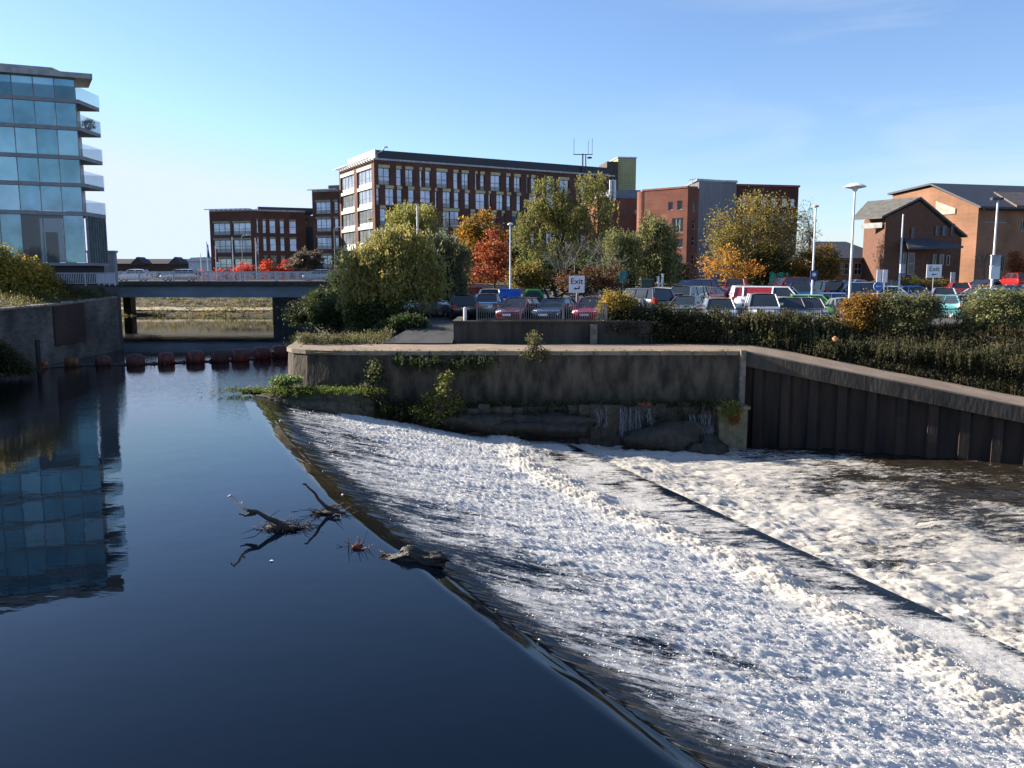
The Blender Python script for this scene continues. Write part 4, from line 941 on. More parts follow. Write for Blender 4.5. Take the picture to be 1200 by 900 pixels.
# front wing with its own steep roof; its brick is coloured dark for shade
Yw = 89.; Cw = Vector((XA(1036, Yw, 8), Yw, 0)); wu = V2(dirn(8)); wl = V2(dirn(122)); zwe = ZA(252, Yw); zwp = ZA(233.5, Yw+1); Wp = fx(Cw, wu, 1072); Lw = 3.2
wq = lambda a, z, d=0: Cw+wu*a+wl*d+Vector((0, 0, z))
Wr_ = fx(Cw, wu, 1124); zwr = ZA(278, Yw+4)  # wing stretched right to fill the outline of the gable wall's cast shadow
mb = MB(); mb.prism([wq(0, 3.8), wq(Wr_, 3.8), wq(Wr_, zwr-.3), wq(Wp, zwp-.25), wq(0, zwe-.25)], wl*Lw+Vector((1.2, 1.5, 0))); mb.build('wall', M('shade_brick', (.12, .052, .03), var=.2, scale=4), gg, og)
mb = MB(); mb.prism([wq(-.6, zwe-.35, -.15), wq(Wp, zwp, -.15), wq(Wp, zwp, Lw+3), wq(-.6, zwe-.35, Lw+.3)], (0, 0, .22)); mb.prism([wq(Wp, zwp, -.15), wq(Wr_+.5, zwr-.15, -.15), wq(Wr_+.5, zwr-.15, Lw), wq(Wp, zwp, Lw+3)], (0, 0, .22)); mb.build('roof', M('grey_tile', (.11, .105, .095), var=.25, scale=2), gg, og)
mb = MB(); mb.prism([wq(-.06, zwe-1.3, .3), wq(-.06, zwe-1.3, Lw-.4), wq(-.06, zwe-.75, Lw-.4), wq(-.06, zwe-.75, .3)], -wu*.05); mb.build('window', M('white_window', (.3, .31, .3)), gg, og)
hs = [(1064, 1068, 266, 280), (1092, 1096, 264, 276), (1100, 1105, 264, 276), (1110, 1113, 264, 276), (1056, 1060, 296, 324), (1062, 1070, 296, 322), (1091, 1095, 298, 310), (1099, 1104, 298, 310), (1107, 1111, 299, 311)]
for a_, b_, c_, d_ in hs: window(gg, og, Cw, wu, (fx(Cw, wu, a_), fx(Cw, wu, b_), ZA(d_, Yw), ZA(c_, Yw)), 1, 1 if d_-c_ > 15 else 0, frame=FRW if d_ > 300 else FRM, glass=GLD, depth=-.06)
mb = MB(); ca, cb = fx(Cw, wu, 1040), fx(Cw, wu, 1103); cm = fx(Cw, wu, 1072)
mb.prism([wq(ca, ZA(293, Yw), -2.2), wq(cb, ZA(291, Yw), -2.2), wq(cm+1.5, ZA(281, Yw), -.02), wq(cm-1.5, ZA(281, Yw), -.02)], (0, 0, .2)); mb.build('canopy', SLATE, gg, og)
# low hall on the left
hh = thing('brick_hall', 'low brick hall with blue slate hipped roof left of the gabled building', 'building', (XA(1000, 93), 96, 4.8)); o2 = hh.location.copy()
Yh = 93.; Ch = Vector((XA(958, Yh, 6), Yh, 0)); hu = V2(dirn(4)); Wh = fx(Ch, hu, 1036); zhe = ZA(304.5, Yh); zhr = ZA(285, Yh+4)
hs = [(fx(Ch, hu, a_), fx(Ch, hu, b_), ZA(322, Yh), ZA(308, Yh)) for a_, b_ in ((984, 995), (1001, 1010))]
mb = MB(); facade(mb, Ch, hu, Wh, 3.8, zhe, hs, .2); mb.obox(Ch, hu, 0, Wh, -9, -.5, 3.8, zhe-.05); mb.build('wall', BRO, hh, o2)
for h_ in hs: window(hh, o2, Ch, hu, h_, 2, 1, frame=FRW, glass=GLD)
hq = lambda a, z, d=0: Ch+hu*a+Vector((0, d, z))
mb = MB(); rA, rB = fx(Ch, hu, 966), fx(Ch, hu, 1006)
mb.prism([hq(-.5, zhe, -.5), hq(Wh+.3, zhe, -.5), hq(rB, zhr, 4), hq(rA, zhr, 4)], (0, 0, .2)); mb.prism([hq(Wh+.3, zhe, -.5), hq(Wh+.3, zhe, 9), hq(rB, zhr, 4.01)], (0, 0, .2)); mb.prism([hq(-.5, zhe, 9), hq(-.5, zhe, -.5), hq(rA, zhr, 4.01)], (0, 0, .2)); mb.build('roof', SLATE, hh, o2)

# ---------------------------------------------------------------- bridge
Yb = 100.; br = thing('road_bridge', 'long flat grey road bridge across the river with a pale railing', 'bridge', (-38, Yb, 4.5)); og = br.location.copy()
xa, xb = -62., -17.5; z1 = ZA(348.5, Yb); z2 = ZA(334.5, Yb); z3 = ZA(329.5, Yb)
mb = MB()
for k in range(3): mb.box(xa, xb, Yb+k*5, Yb+k*5+.9, z1, z2)
mb.build('girder', M('girder_grey', (.19, .235, .28), rough=.6, var=.2, scale=.6, stretch=(.4, 1, 1)), br, og)
mb = MB(); mb.box(xa, xb, Yb-.5, Yb+14, z2+.004, z3); mb.build('deck', M('deck_edge', (.055, .05, .045), var=.4, scale=2), br, og)
RAIL = M('rail_paint', (.52, .54, .58), rough=.5, var=.1)
zr = ZA(318, Yb)
for yy in (Yb-.35, Yb+13.6):
    mb = MB(); mb.box(xa, xb, yy-.05, yy+.05, zr-.09, zr); mb.box(xa, xb, yy-.03, yy+.03, z3+.12, z3+.18)
    x_ = xa
    while x_ < xb:
        mb.box(x_-.022, x_+.022, yy-.022, yy+.022, z3+.18, zr-.09); x_ += .16
    for x_ in np.arange(xa+1, xb, 4.1): mb.box(x_-.07, x_+.07, yy-.07, yy+.07, z3, zr+.05)
    mb.build('railing', RAIL, br, og)
mb = MB(); xr_ = XA(318, Yb); mb.prism([(xr_, Yb+.2, -1), (xb+3, Yb+.2, -1), (xb+3, Yb+13, -1), (xr_+4, Yb+13, -1)], (0, 0, z1+1)); mb.build('abutment', M('dark_stone', ()), br, og)
mb = MB(); mb.box(XA(143, 112), XA(152, 112), 112, 113.5, -1, z1); mb.tube([(XA(152, 112), 112.5, z1-.2), (XA(185, 112), 112.5, z1+.15)], .12, 6); mb.build('pier', M('dark_stone', ()), br, og)
# riverside railing in front of the glass block
rl = thing('railing', 'pale riverside railing on the wall in front of the glass apartment block', 'railing', (-36, 70, 4.55)); og = rl.location.copy()
def pickets(mb, a, b, z0, h, step=.12, th=.018, post=2.0, zfun=None):
    a = Vector((*a[:2], 0)); b = Vector((*b[:2], 0)); ln = (b-a).length; u = (b-a)/ln
    n_ = int(ln/step); zf = zfun or (lambda p: z0)
    for i in range(n_+1):
        p = a+u*(i*step); z_ = zf(p); mb.obox(p, u, -th/2, th/2, -th/2, th/2, z_+.1, z_+h-.05)
    k = max(1, int(round(ln/post)))
    for i in range(k):
        p = a+u*(ln*i/k); q = a+u*(ln*(i+1)/k); z_ = zf(p); z2_ = zf(q); up_ = Vector((0, 0, 1))
        mb.tube([p+up_*(z_+h), q+up_*(z2_+h)], .028, 5); mb.tube([p+up_*(z_+.1), q+up_*(z2_+.1)], .02, 5); mb.obox(p, u, -.035, .035, -.035, .035, z_-.1, z_+h+.03)
    mb.obox(b, u, -.035, .035, -.035, .035, zf(b)-.1, zf(b)+h+.03)
mb = MB(); pickets(mb, (-38.5, 62.2), (-29.7, 62.2), 4.62, .85, .13, .03); pickets(mb, (-29.7, 62.2), (-35.6, 70.0), 4.62, .85, .13, .03); mb.build('pickets', RAIL, rl, og)
# ================================================================== CARS
PAINTS = {}
def paint(nm, c, metal=.3):
    if nm not in PAINTS: PAINTS[nm] = M('paint_'+nm.replace(' ', '_'), c, rough=.25, var=.04, metal=metal, coat=.8, spec=.5)
    return PAINTS[nm]
CG = Mglass('car_glass', (.02, .026, .03), rough=.04, spec=.9)
TYRE = M('tyre', (.018, .018, .018), rough=.9); RIM = M('alloy', (.45, .46, .47), rough=.35, metal=.7)
HL = M('headlamp', (.75, .78, .80), rough=.12, var=.05, spec=.9); TLM = M('tail_lamp', (.42, .02, .015), rough=.2)
BLK = M('black_trim', (.02, .02, .022), rough=.6); PLW = M('plate_white', (.7, .7, .68), rough=.5, var=.03); PLY = M('plate_yellow', (.62, .47, .06), rough=.5, var=.03)
ST = dict(  # L, W, H, hood z, belt z, nose x.. screen base, roof front, roof rear, rear base (fractions of L from the front), tail z
    hatch=(3.9, 1.68, 1.46, .80, .92, .24, .40, .84, .97, .95), saloon=(4.5, 1.75, 1.42, .80, .92, .26, .43, .70, .86, .94),
    suv=(4.5, 1.85, 1.78, .98, 1.10, .24, .36, .93, .985, 1.08), estate=(4.6, 1.76, 1.46, .80, .93, .26, .41, .89, .98, .95),
    mpv=(4.5, 1.80, 1.72, .95, 1.04, .16, .34, .92, .985, 1.02), van=(4.9, 1.85, 1.8, 1.0, 1.15, .15, .27, .975, .99, 1.12))
def make_car(style, pnt, label, loc, rz, group='cars in the car park'):
    L_, W, H, zh, zb, f1, f2, f3, f4, ztl = ST[style]; hw = W/2
    t_ = thing('parked_car', label, 'car' if style != 'van' else 'van', loc, rz, group)
    X = lambda f: L_/2-f*L_
    # lower body: stations front to rear
    stn = [(0, .40, .62, .74), (.015, .28, .70, .86), (.06, .22, zh-.06, .95), (.14, .2, zh, .99), (f1, .2, zb-.02, 1.), (.5, .2, zb, 1.), (.8, .2, zb+.01, 1.), (f4-.06, .2, ztl, .98), (.965, .24, ztl-.02, .95), (.99, .3, ztl-.10, .88), (1., .42, ztl-.25, .80)]
    mb = MB(); n = 8
    for f, z0, zt, k in stn:
        w_ = hw*k; x_ = X(f)
        for y_, z_ in ((-w_*.88, z0), (-w_, z0+.16), (-w_*1.0, z0+(zt-z0)*.72), (-w_*.93, zt-.02), (w_*.93, zt-.02), (w_, z0+(zt-z0)*.72), (w_, z0+.16), (w_*.88, z0)): mb.v.append((x_, y_, z_))
    for i in range(len(stn)-1):
        for j in range(n):
            a = i*n+j; b_ = i*n+(j+1) % n; mb.f.append((a, a+n, b_+n, b_)); mb.mi.append(0)
    mb.f.append(tuple(range(n))); mb.f.append(tuple(range((len(stn)-1)*n+n-1, (len(stn)-1)*n-1, -1))); mb.mi += [0, 0]
    # cabin frame: roof skin and pillars
    hb = hw*.91; hr = hw*.72; xb0, xr0, xr1, xb1 = X(f1), X(f2), X(f3), X(f4)
    ro = []
    for i, f in enumerate(np.linspace(0, 1, 5)):
        x_ = xr0+(xr1-xr0)*f; hz = H-.05+.05*math.sin(math.pi*(.15+.7*f))
        for g in (-1, -.6, 0, .6, 1): ro.append((x_, g*hr, hz-.05*abs(g)**3))
    n0 = len(mb.v); mb.v += ro
    for i in range(4):
        for j in range(4):
            a = n0+i*5+j; mb.f.append((a, a+1, a+6, a+5)); mb.mi.append(0)
    zr_ = H-.08
    for s in (-1, 1):
        for (p, q, r_) in (((xb0, s*hb, zb-.04), (xr0, s*hr, zr_), .04), ((xb1, s*hb, ztl-.04), (xr1, s*hr, zr_), .07), ((xr0, s*hr, zr_), (xr1, s*hr, zr_), .035), ((X(f2+.20), s*hb, zb-.02), (X(f2+.20), s*hr, zr_), .045)):
            mb.tube([p, q], r_, 6)
        if style in ('suv', 'estate', 'mpv', 'van'): mb.tube([(X(f3-.12), s*hb, zb-.02), (X(f3-.12), s*hr, zr_)], .06, 6)
    mb.build('body', pnt, t_, (0, 0, 0), 40)
    e = .012
    g = MB(); g.face([(xb0, -hb, zb-.05), (xb0, hb, zb-.05), (xr0+.01, hr, zr_), (xr0+.01, -hr, zr_)]); g.build('windscreen', CG, t_)
    g = MB(); g.face([(xb1, hb, ztl-.05), (xb1, -hb, ztl-.05), (xr1-.01, -hr, zr_), (xr1-.01, hr, zr_)]); g.build('rear_window', CG, t_)
    for s in (-1, 1):
        if style == 'van':
            g = MB(); g.face([(xb0, s*hb, zb-.04), (X(f2+.2), s*hb, zb-.02), (X(f2+.2), s*hr, zr_), (xr0, s*hr, zr_)]); g.build('side_window', CG, t_)
            g = MB(); g.face([(X(f2+.2), s*hb, zb-.02), (xb1, s*hb, ztl-.04), (xr1, s*hr, zr_), (X(f2+.2), s*hr, zr_)]); g.build('side_panel', pnt, t_)
        else:
            g = MB(); g.face([(xb0, s*hb, zb-.04), (xb1, s*hb, ztl-.04), (xr1, s*hr, zr_), (xr0, s*hr, zr_)]); g.build('side_window', CG, t_)
        m = MB(); m.hexa([(xb0-.42, s*(hb+.02), zb+.02), (xb0-.28, s*(hb+.02), zb+.02), (xb0-.28, s*(hb+.2), zb+.04), (xb0-.40, s*(hb+.2), zb+.04), (xb0-.42, s*(hb+.02), zb+.15), (xb0-.28, s*(hb+.02), zb+.15), (xb0-.28, s*(hb+.2), zb+.16), (xb0-.40, s*(hb+.2), zb+.16)]); m.build('mirror', pnt, t_)
        h = MB(); zc = zh-.13
        h.hexa([(X(.012), s*hw*.50, zc-.09), (X(.055), s*hw*.90, zc-.08), (X(.09), s*hw*.88, zc-.06), (X(.06), s*hw*.5, zc-.06), (X(.035), s*hw*.50, zc+.05), (X(.075), s*hw*.90, zc+.08), (X(.12), s*hw*.88, zc+.08), (X(.08), s*hw*.5, zc+.05)]); h.build('headlight', HL, t_)
        h = MB(); h.box(X(1.004), X(.96), min(s*hw*.62, s*hw*.93), max(s*hw*.62, s*hw*.93), ztl-.30, ztl-.07 if style in ('hatch', 'saloon') else ztl+.12); h.build('tail_light', TLM, t_)
        for fx_ in (.17, .79):
            r_ = .31 if style not in ('suv',) else .36
            wobj = MB().lathe([(r_*.62, -.10), (r_*.95, -.1), (r_, -.05), (r_, .05), (r_*.95, .1), (r_*.62, .1)], 18, (X(fx_), s*(hw-.12), r_), 'y').build('wheel', TYRE, t_, (0, 0, 0), 50)
            MB().lathe([(r_*.6, -.105), (r_*.2, -.085), (r_*.2, .085), (r_*.6, .105)], 14, (X(fx_), s*(hw-.12), r_), 'y').build('rim', RIM, wobj, (0, 0, 0), 50)
    MB().box(X(.02), X(-.004), -hw*.42, hw*.42, .42, .60).build('grille', BLK, t_)
    MB().box(X(0), X(-.012), -.26, .26, .44, .55).build('number_plate', PLW, t_)
    MB().box(X(1.008), X(.99), -.26, .26, ztl-.34, ztl-.23).build('number_plate', PLY, t_)
    return t_
PROTO = {}
def car(style, color, label, px, Y, yaw, rise=0, group='cars in the car park', zfix=None, X_=None):
    """yaw: 0 = nose towards us, positive turns the nose to the photo's left"""
    x = XA(px, Y, 3.6) if X_ is None else X_; z = float(zground(x, Y))+.03+rise if zfix is None else zfix; rz = R(-90-yaw)
    if style not in PROTO:
        PROTO[style] = make_car(style, color, label, (x, Y, z), rz, group); return PROTO[style]
    c = copy_tree(PROTO[style]); c.location = (x, Y, z); c.rotation_euler = (0, 0, rz); c['label'] = label; c['group'] = group
    recolor(c, color, ('body', 'mirror', 'side_panel')); return c
RED = paint('red', (.42, .025, .03)); MAR = paint('maroon', (.14, .022, .03)); CRIM = paint('crimson', (.34, .03, .06)); SIL = paint('silver', (.5, .53, .56), .6); WHT = paint('white', (.74, .75, .76), 0)
DBL = paint('dark blue', (.03, .04, .075)); BLU = paint('blue', (.04, .10, .32)); BLK_ = paint('black', (.018, .019, .022)); GRN = paint('green', (.09, .40, .05)); GRE = paint('grey green', (.20, .23, .21)); GRY = paint('grey', (.13, .145, .16)); TEA = paint('teal', (.06, .22, .25)); PALE = paint('pale blue', (.36, .45, .55))
car('hatch', MAR, 'maroon car nose to the railing, left of the dark blue saloon', 609, 48.0, 22)
car('saloon', DBL, 'dark blue saloon nose to the railing between two red cars', 652, 48.2, 22)
car('hatch', CRIM, 'crimson car nose to the railing beside the yellow bush', 695, 48.0, 20)
car('saloon', SIL, 'silver saloon seen from behind, nearest the blue skip', 573, 53, 186)
car('estate', WHT, 'white estate with dark rear window behind the silver saloon', 576, 59, 182)
car('hatch', BLK_, 'dark car with lit-coloured tail lamp left of the ramp', 541, 51, 170)
car('saloon', SIL, 'silver car half hidden under the big willow', 487, 52, 60)
car('hatch', SIL, 'silver hatchback mostly hidden by the dark hedge', 738, 46.5, 18)
car('suv', DBL, 'dark blue four by four above the hedge right of the yellow bush', 752, 53, 150)
car('hatch', WHT, 'white hatchback left of the grey-green four by four', 781, 61, -70)
car('hatch', MAR, 'dark maroon hatchback in front of the white hatchback', 781, 53, 28)
car('suv', GRE, 'grey-green four by four with roof rails in the middle row', 803, 56, 35)
car('saloon', GRY, 'grey car with pale bonnet in front of the four by four', 806, 50.5, 30)
car('hatch', RED, 'red hatchback behind the grey-green four by four', 826, 62, 40)
car('suv', BLU, 'blue four by four in the back row below the orange leaves', 812, 70, 60)
car('estate', SIL, 'silver estate low behind the fence between hedge and white jeep', 843, 47, 10)
car('suv', WHT, 'white four by four with bright front under the orange tree', 873, 57, 10)
car('suv', RED, 'red four by four far back under the orange tree', 862, 72, 20)
_van = car('van', WHT, 'white van with red side panel in the middle of the car park', 905, 55, -62)
recolor(_van, RED, ('side_panel',))
car('mpv', SIL, 'silver people carrier nose to the fence, in front of the white van', 893, 47.2, 12)
car('hatch', BLK_, 'dark hatchback nose to the fence right of the people carrier', 925, 47.4, 12)
car('estate', GRY, 'grey estate nose to the fence below the green hatchback', 946, 47.4, 10)
car('hatch', GRN, 'bright green hatchback behind the grey estate at the fence', 958, 51, -58)
car('van', BLU, 'blue van behind the white van', 938, 62, 20)
car('suv', RED, 'red four by four behind the blue van', 922, 76, 75)
car('suv', BLK_, 'black four by four left of the tall white lamp post', 961, 66, 170)
car('hatch', BLU, 'small blue hatchback right of the green one', 984, 53, -60)
car('mpv', DBL, 'dark people carrier behind the tall white lamp post', 1000, 64, 80)
car('hatch', RED, 'red car with pale roof bars behind the dark people carrier', 985, 70, 200)
car('saloon', RED, 'red saloon in front of the dark people carrier', 1017, 53.5, 70)
car('saloon', SIL, 'silver car at the fence just right of the tall lamp post', 991, 48, 10)
car('hatch', WHT, 'white hatchback right of the round blue sign', 1044, 64, -75)
car('saloon', BLU, 'blue saloon left of the right hand exit sign', 1073, 65, -70)
car('saloon', SIL, 'silver saloon below the right hand exit sign', 1105, 62, 205)
car('hatch', TEA, 'teal hatchback in the gap between the two big bushes', 1114, 51, 170)
car('hatch', RED, 'red hatchback behind the silver saloon near the exit sign', 1122, 72, 200)
car('estate', WHT, 'white estate left of the pole with square white boxes', 1147, 60, 85)
car('saloon', DBL, 'dark blue saloon far back near the pole with white boxes', 1152, 82, 60)
car('hatch', RED, 'red hatchback at the far right edge', 1190, 80, 185, .6)
car('saloon', SIL, 'silver saloon at the right edge in front of the red hatchback', 1197, 68, 80)
car('hatch', GRY, 'grey hatchback right of the white estate', 1172, 66, 70)
car('hatch', DBL, 'dark blue hatchback far back behind the green hatchback', 968, 78, 30)
car('estate', GRY, 'dark estate in the back row right of the tall lamp post', 1024, 76, 75)
car('saloon', PALE, 'pale blue saloon in the back row left of the red saloon', 998, 80, 60)
zdk = ZA(329.5, 100)+.01
car('estate', SIL, 'silver estate driving over the bridge', 212, 103, 88, group='cars on the bridge', zfix=zdk)
car('hatch', WHT, 'white hatchback on the bridge behind the silver estate', 158, 104, 88, group='cars on the bridge', zfix=zdk)
car('hatch', PALE, 'pale blue hatchback at the right end of the bridge', 374, 106, 90, group='cars on the bridge', zfix=zdk)
# red lettering panel of the white van is a plain red band
# ================================================================== STREET FURNITURE
POLE = M('pole_paint', (.62, .63, .64), rough=.4, var=.08)
def lamp(px, Y, ptop, label, head='disc', zb=None, r=.07, mat=None, col=None):
    mat = mat or POLE
    x = XA(px, Y, 6); z0 = (float(zground(x, Y)) if zb is None else zb); zt = ZA(ptop, Y)
    t_ = thing('street_lamp', label, 'street lamp', (x, Y, z0), 0, 'lamp posts')
    h = zt-z0; MB().lathe([(r*1.7, -.1), (r*1.7, .9), (r*1.1, 1.0), (r*.8, h)], 10).build('post', mat, t_, (0, 0, 0), 50)
    if head == 'disc':
        MB().lathe([(.12, -.25), (.16, -.12), (.62, -.02), (.62, .03), (.35, .17), (.08, .22)], 18, (0, 0, h)).build('lamp_head', M('lamp_white', (.72, .73, .72), rough=.35), t_, (0, 0, 0), 40)
    elif head == 'box':
        MB().box(-.42, .28, -.14, .14, h-.03, h+.13).build('lamp_head', col or M('lamp_dark', (.05, .05, .06), rough=.5), t_)
    elif head == 'arm':
        mb = MB(); mb.tube([(0, 0, h), (.3, 0, h+.15), (.8, 0, h+.2)], .05, 6); mb.box(.7, 1.3, -.12, .12, h+.13, h+.25); mb.build('lamp_head', col or M('lamp_white', ()), t_)
    elif head == 'small':
        MB().lathe([(.05, 0), (.2, .02), (.2, .12), (.05, .18)], 12, (0, 0, h)).build('lamp_head', col or M('lamp_copper', (.45, .26, .16), rough=.5), t_, (0, 0, 0), 40)
    return t_
lamp(997.5, 49.5, 219, 'tallest white lamp post with a white disc head')
lamp(953, 60, 243, 'thin white lamp post left of the tallest one, with a sign', 'small')
lamp(1055, 58, 251, 'slim pale post without a lamp head before the brick entrance', 'none', r=.06)
lamp(1164, 52, 234, 'white lamp post with square boxes at the right', 'box')
lamp(598, 60, 264, 'pale lamp post right of the red leaved tree', 'small', r=.06, col=POLE)
lamp(490, 70, 238, 'grey column with dark flat top among the tree crowns', 'box', r=.09)
lamp(434.5, 75, 258, 'lamp with orange lit-looking head above the willow', 'small', r=.05, col=M('lamp_amber', (.6, .22, .03), rough=.4))
GRYP = M('pole_grey', (.16, .165, .17), rough=.5)
lamp(285, 118, 277, 'grey lamp post with arm behind the flagpoles', 'arm', 4.7, .07, GRYP)
lamp(393, 112, 268, 'dark lamp post at the right end of the bridge', 'arm', 4.7, .07, GRYP)
lamp(236, 120, 297, 'thin pale pole behind the silver estate on the bridge', 'none', 4.7, .06)
def signboard(px, pt, pb, w_px, Y, nm, label, mat, nposts=1, cat='sign', zb=None):
    x = XA(px, Y, 5); z0 = float(zground(x, Y)) if zb is None else zb; t_ = thing(nm, label, cat, (x, Y, z0)); w_ = w_px*Y/FPX/2; zt = ZA(pt, Y)-z0; zb_ = ZA(pb, Y)-z0
    bd = MB().box(-w_, w_, -.02, .02, zb_, zt).build('panel', mat, t_)
    mb = MB()
    for i in range(nposts):
        q = 0 if nposts == 1 else (-w_*.6+1.2*w_*i); mb.tube([(q, .06, -.1), (q, .06, zt-.05)], .035, 7)
    mb.build('post', METAL, t_)
    return t_, bd, w_, zb_, zt
def lettering(par, txt, size, x, y, z, mat, name='lettering', org=(0, 0, 0), rotz=0, squash=1.0):
    cu = bpy.data.curves.new(name, 'FONT'); cu.body = txt; cu.size = size; cu.align_x = 'CENTER'; cu.align_y = 'CENTER'; cu.extrude = .004; cu.offset = .006*size
    ob = bpy.data.objects.new(name+'_tmp', cu); COL.objects.link(ob); dg = bpy.context.evaluated_depsgraph_get(); dg.update()
    me = bpy.data.meshes.new_from_object(ob.evaluated_get(dg)); bpy.data.objects.remove(ob)
    me.transform(Matrix.Translation((x, y, z)) @ Matrix.Rotation(rotz, 4, 'Z') @ Matrix.Rotation(R(90), 4, 'X') @ Matrix.Diagonal((squash, 1, 1, 1)))
    me.materials.clear(); me.materials.append(mat); me.name = name
    o = bpy.data.objects.new(name, me); COL.objects.link(o); o.parent = par; return o
INK = M('black_ink', (.015, .015, .016), rough=.6); SGN = M('sign_white', (.75, .76, .78), rough=.45, var=.03)
def arrow(par, x, z, s, bent=False):
    mb = MB()
    q = [(-1, 0), (-.35, .45), (-.35, .16), (.95, .16), (.95, -.16), (-.35, -.16), (-.35, -.45)]
    if bent: q = [(-1, -.12), (-.35, .3), (-.35, .06), (.55, .06), (.55, .75), (.9, .75), (.9, -.28), (-.35, -.28), (-.35, -.55)]
    mb.prism([(x+a*s, -.03, z+b*s) for a, b in q], (0, .012, 0)); return mb.build('arrow', INK, par)
t_, bd, w_, a, b = signboard(676, 323, 343, 18, 50.5, 'exit_sign', 'square white exit sign with bent arrow beside the green clothes bank', SGN)
hgt = b-a; lettering(bd, 'Exit', hgt*.48, 0, -.026, a+hgt*.66, INK); arrow(bd, 0, a+hgt*.26, hgt*.19, True)
t_, bd, w_, a, b = signboard(1094, 310, 325.5, 17.5, 66, 'exit_sign', 'square white exit sign with straight arrow in front of the brick entrance', SGN)
hgt = b-a; lettering(bd, 'Exit', hgt*.52, 0, -.026, a+hgt*.66, INK); arrow(bd, 0, a+hgt*.25, hgt*.2)
BL = M('sign_blue', (.02, .16, .55), rough=.4, var=.05)
x = XA(1029, 50, 4.5); z0 = float(zground(x, 50)); t_ = thing('round_sign', 'round blue sign with white arrow above the orange bush', 'sign', (x, 50, z0)); zc = ZA(335.5, 50)-z0
bd = MB().lathe([(.26, -.015), (.26, .015)], 28, (0, 0, zc), 'y').build('disc', BL, t_); MB().lathe([(.285, -.012), (.285, .012)], 28, (0, .003, zc), 'y').build('rim', SGN, t_)
mb = MB(); q = [(-1, 0), (-.4, .5), (-.4, .15), (.95, .15), (.95, -.15), (-.4, -.15), (-.4, -.5)]; mb.prism([(a*.17, -.03, zc+b*.17) for a, b in q], (0, .012, 0)); mb.build('arrow', SGN, bd)
MB().tube([(0, .06, -.1), (0, .06, zc+.2)], .035, 7).build('post', METAL, t_)
for k, px_ in enumerate((1030, 1037)):
    signboard(px_, 316, 331, 5.5, 60, 'notice_board', ('left' if k == 0 else 'right')+' one of two narrow white upright boards beside the slim post', SGN, cat='sign')
signboard(730, 318, 331, 9, 62, 'teal_sign', 'small square teal sign in front of the birch', M('teal_paint', (.03, .17, .17)))
x = XA(953, 59.8, 5); z0 = float(zground(x, 59.8)); t_ = thing('parking_sign', 'small dark blue sign fixed on the thin white lamp post', 'sign', (x, 59.7, ZA(328, 59.7))); bd = MB().box(-.26, .26, -.02, .02, 0, .68).build('panel', M('sign_navy', (.05, .08, .2)), t_); MB().lathe([(.14, -.006), (.14, .006)], 20, (0, -.03, .38), 'y').build('symbol', SGN, bd)
for Y_, pt, pb, w_, lab, m in ((51.8, 312.5, 327, 10.5, 'larger white square box on the right hand lamp post', SGN), (51.78, 299.5, 311.5, 10.5, 'grey upper box on the right hand lamp post', M('box_grey', (.36, .40, .44)))):
    x = XA(1164, Y_, 5); za, zb_ = ZA(pb, Y_), ZA(pt, Y_); hw_ = w_*Y_/FPX/2; mb = MB(); mb.box(x-hw_, x+hw_, Y_-.16, Y_-.02, za, zb_); mb.box(x-hw_-.02, x+hw_+.02, Y_-.18, Y_, zb_+.003, zb_+.04)
    single('meter_box', mb, m, lab, 'box', (x, Y_, za))
x = XA(1056.5, 57.8, 5); mb = MB(); mb.box(x-.15, x+.15, 57.72, 57.88, ZA(320, 57.8), ZA(310.5, 57.8)); mb.box(x-.17, x+.17, 57.7, 57.9, ZA(310.5, 57.8)+.002, ZA(310, 57.8)+.02); single('meter_box', mb, M('box_grey', ()), 'small grey box on the slim headless post', 'box', (x, 57.8, ZA(320, 57.8)))
# flagpoles
for px_, pt, c, lab in ((243, 284, None, 'flagpole with limp grey-blue flag, leftmost'), (253, 289, (.42, .03, .06), 'flagpole with dark red flag'), (273, 279, (.07, .07, .14), 'flagpole with limp navy flag'), (300, 280, (.6, .5, .52), 'flagpole with white and red flag, rightmost')):
    Y_ = 120; x = XA(px_, Y_, 8); t_ = thing('flagpole', lab, 'flagpole', (x, Y_, 4.7), 0, 'flagpoles beyond the bridge'); h = ZA(pt, Y_)-4.7
    MB().lathe([(.09, 0), (.06, h), (.1, h+.03), (.02, h+.14)], 8).build('pole', POLE, t_, (0, 0, 0), 50)
    mb = MB(); n = 7
    for i in range(n+1):
        for k in range(7): mb.v.append((.06+.34*k/6*(.5+.5*i/n), .10*math.sin(k*1.7+i*.5), h-.25-1.9*i/n-.12*k/6))
    for i in range(n):
        for k in range(6): a = i*7+k; mb.f.append((a, a+1, a+8, a+7)); mb.mi.append(0)
    mb.build('flag', M('flag_'+str(px_), c or (.14, .15, .2), var=.5, scale=2), t_, (0, 0, 0), 60)
# containers
x = XA(598, 57, 4); z0 = float(zground(x, 57))
t_ = thing('skip_container', 'blue rectangular waste container behind the parked cars', 'container', (x, 57, z0)); w_ = 12*57/FPX; h = ZA(338.5, 57)-z0
BLC = M('container_blue', (.02, .10, .42), rough=.5, var=.25, scale=3)
mb = MB(); mb.hexa([(-w_*.92, -.7, .1), (w_*.92, -.7, .1), (w_*.92, .7, .1), (-w_*.92, .7, .1), (-w_, -.8, h*.62), (w_, -.8, h*.62), (w_, .8, h*.62), (-w_, .8, h*.62)])
for i in range(5): xx_ = -w_*.8+w_*1.6*i/4; mb.box(xx_-.03, xx_+.03, -.86, -.70, .3, h*.6)
mb.build('body', BLC, t_); mb = MB(); mb.hexa([(-w_*1.03, -.85, h*.63), (w_*1.03, -.85, h*.63), (w_*1.03, .85, h*.63), (-w_*1.03, .85, h*.63), (-w_, -.45, h), (w_, -.45, h), (w_, .6, h), (-w_, .6, h)]); mb.build('lid', BLC, t_)
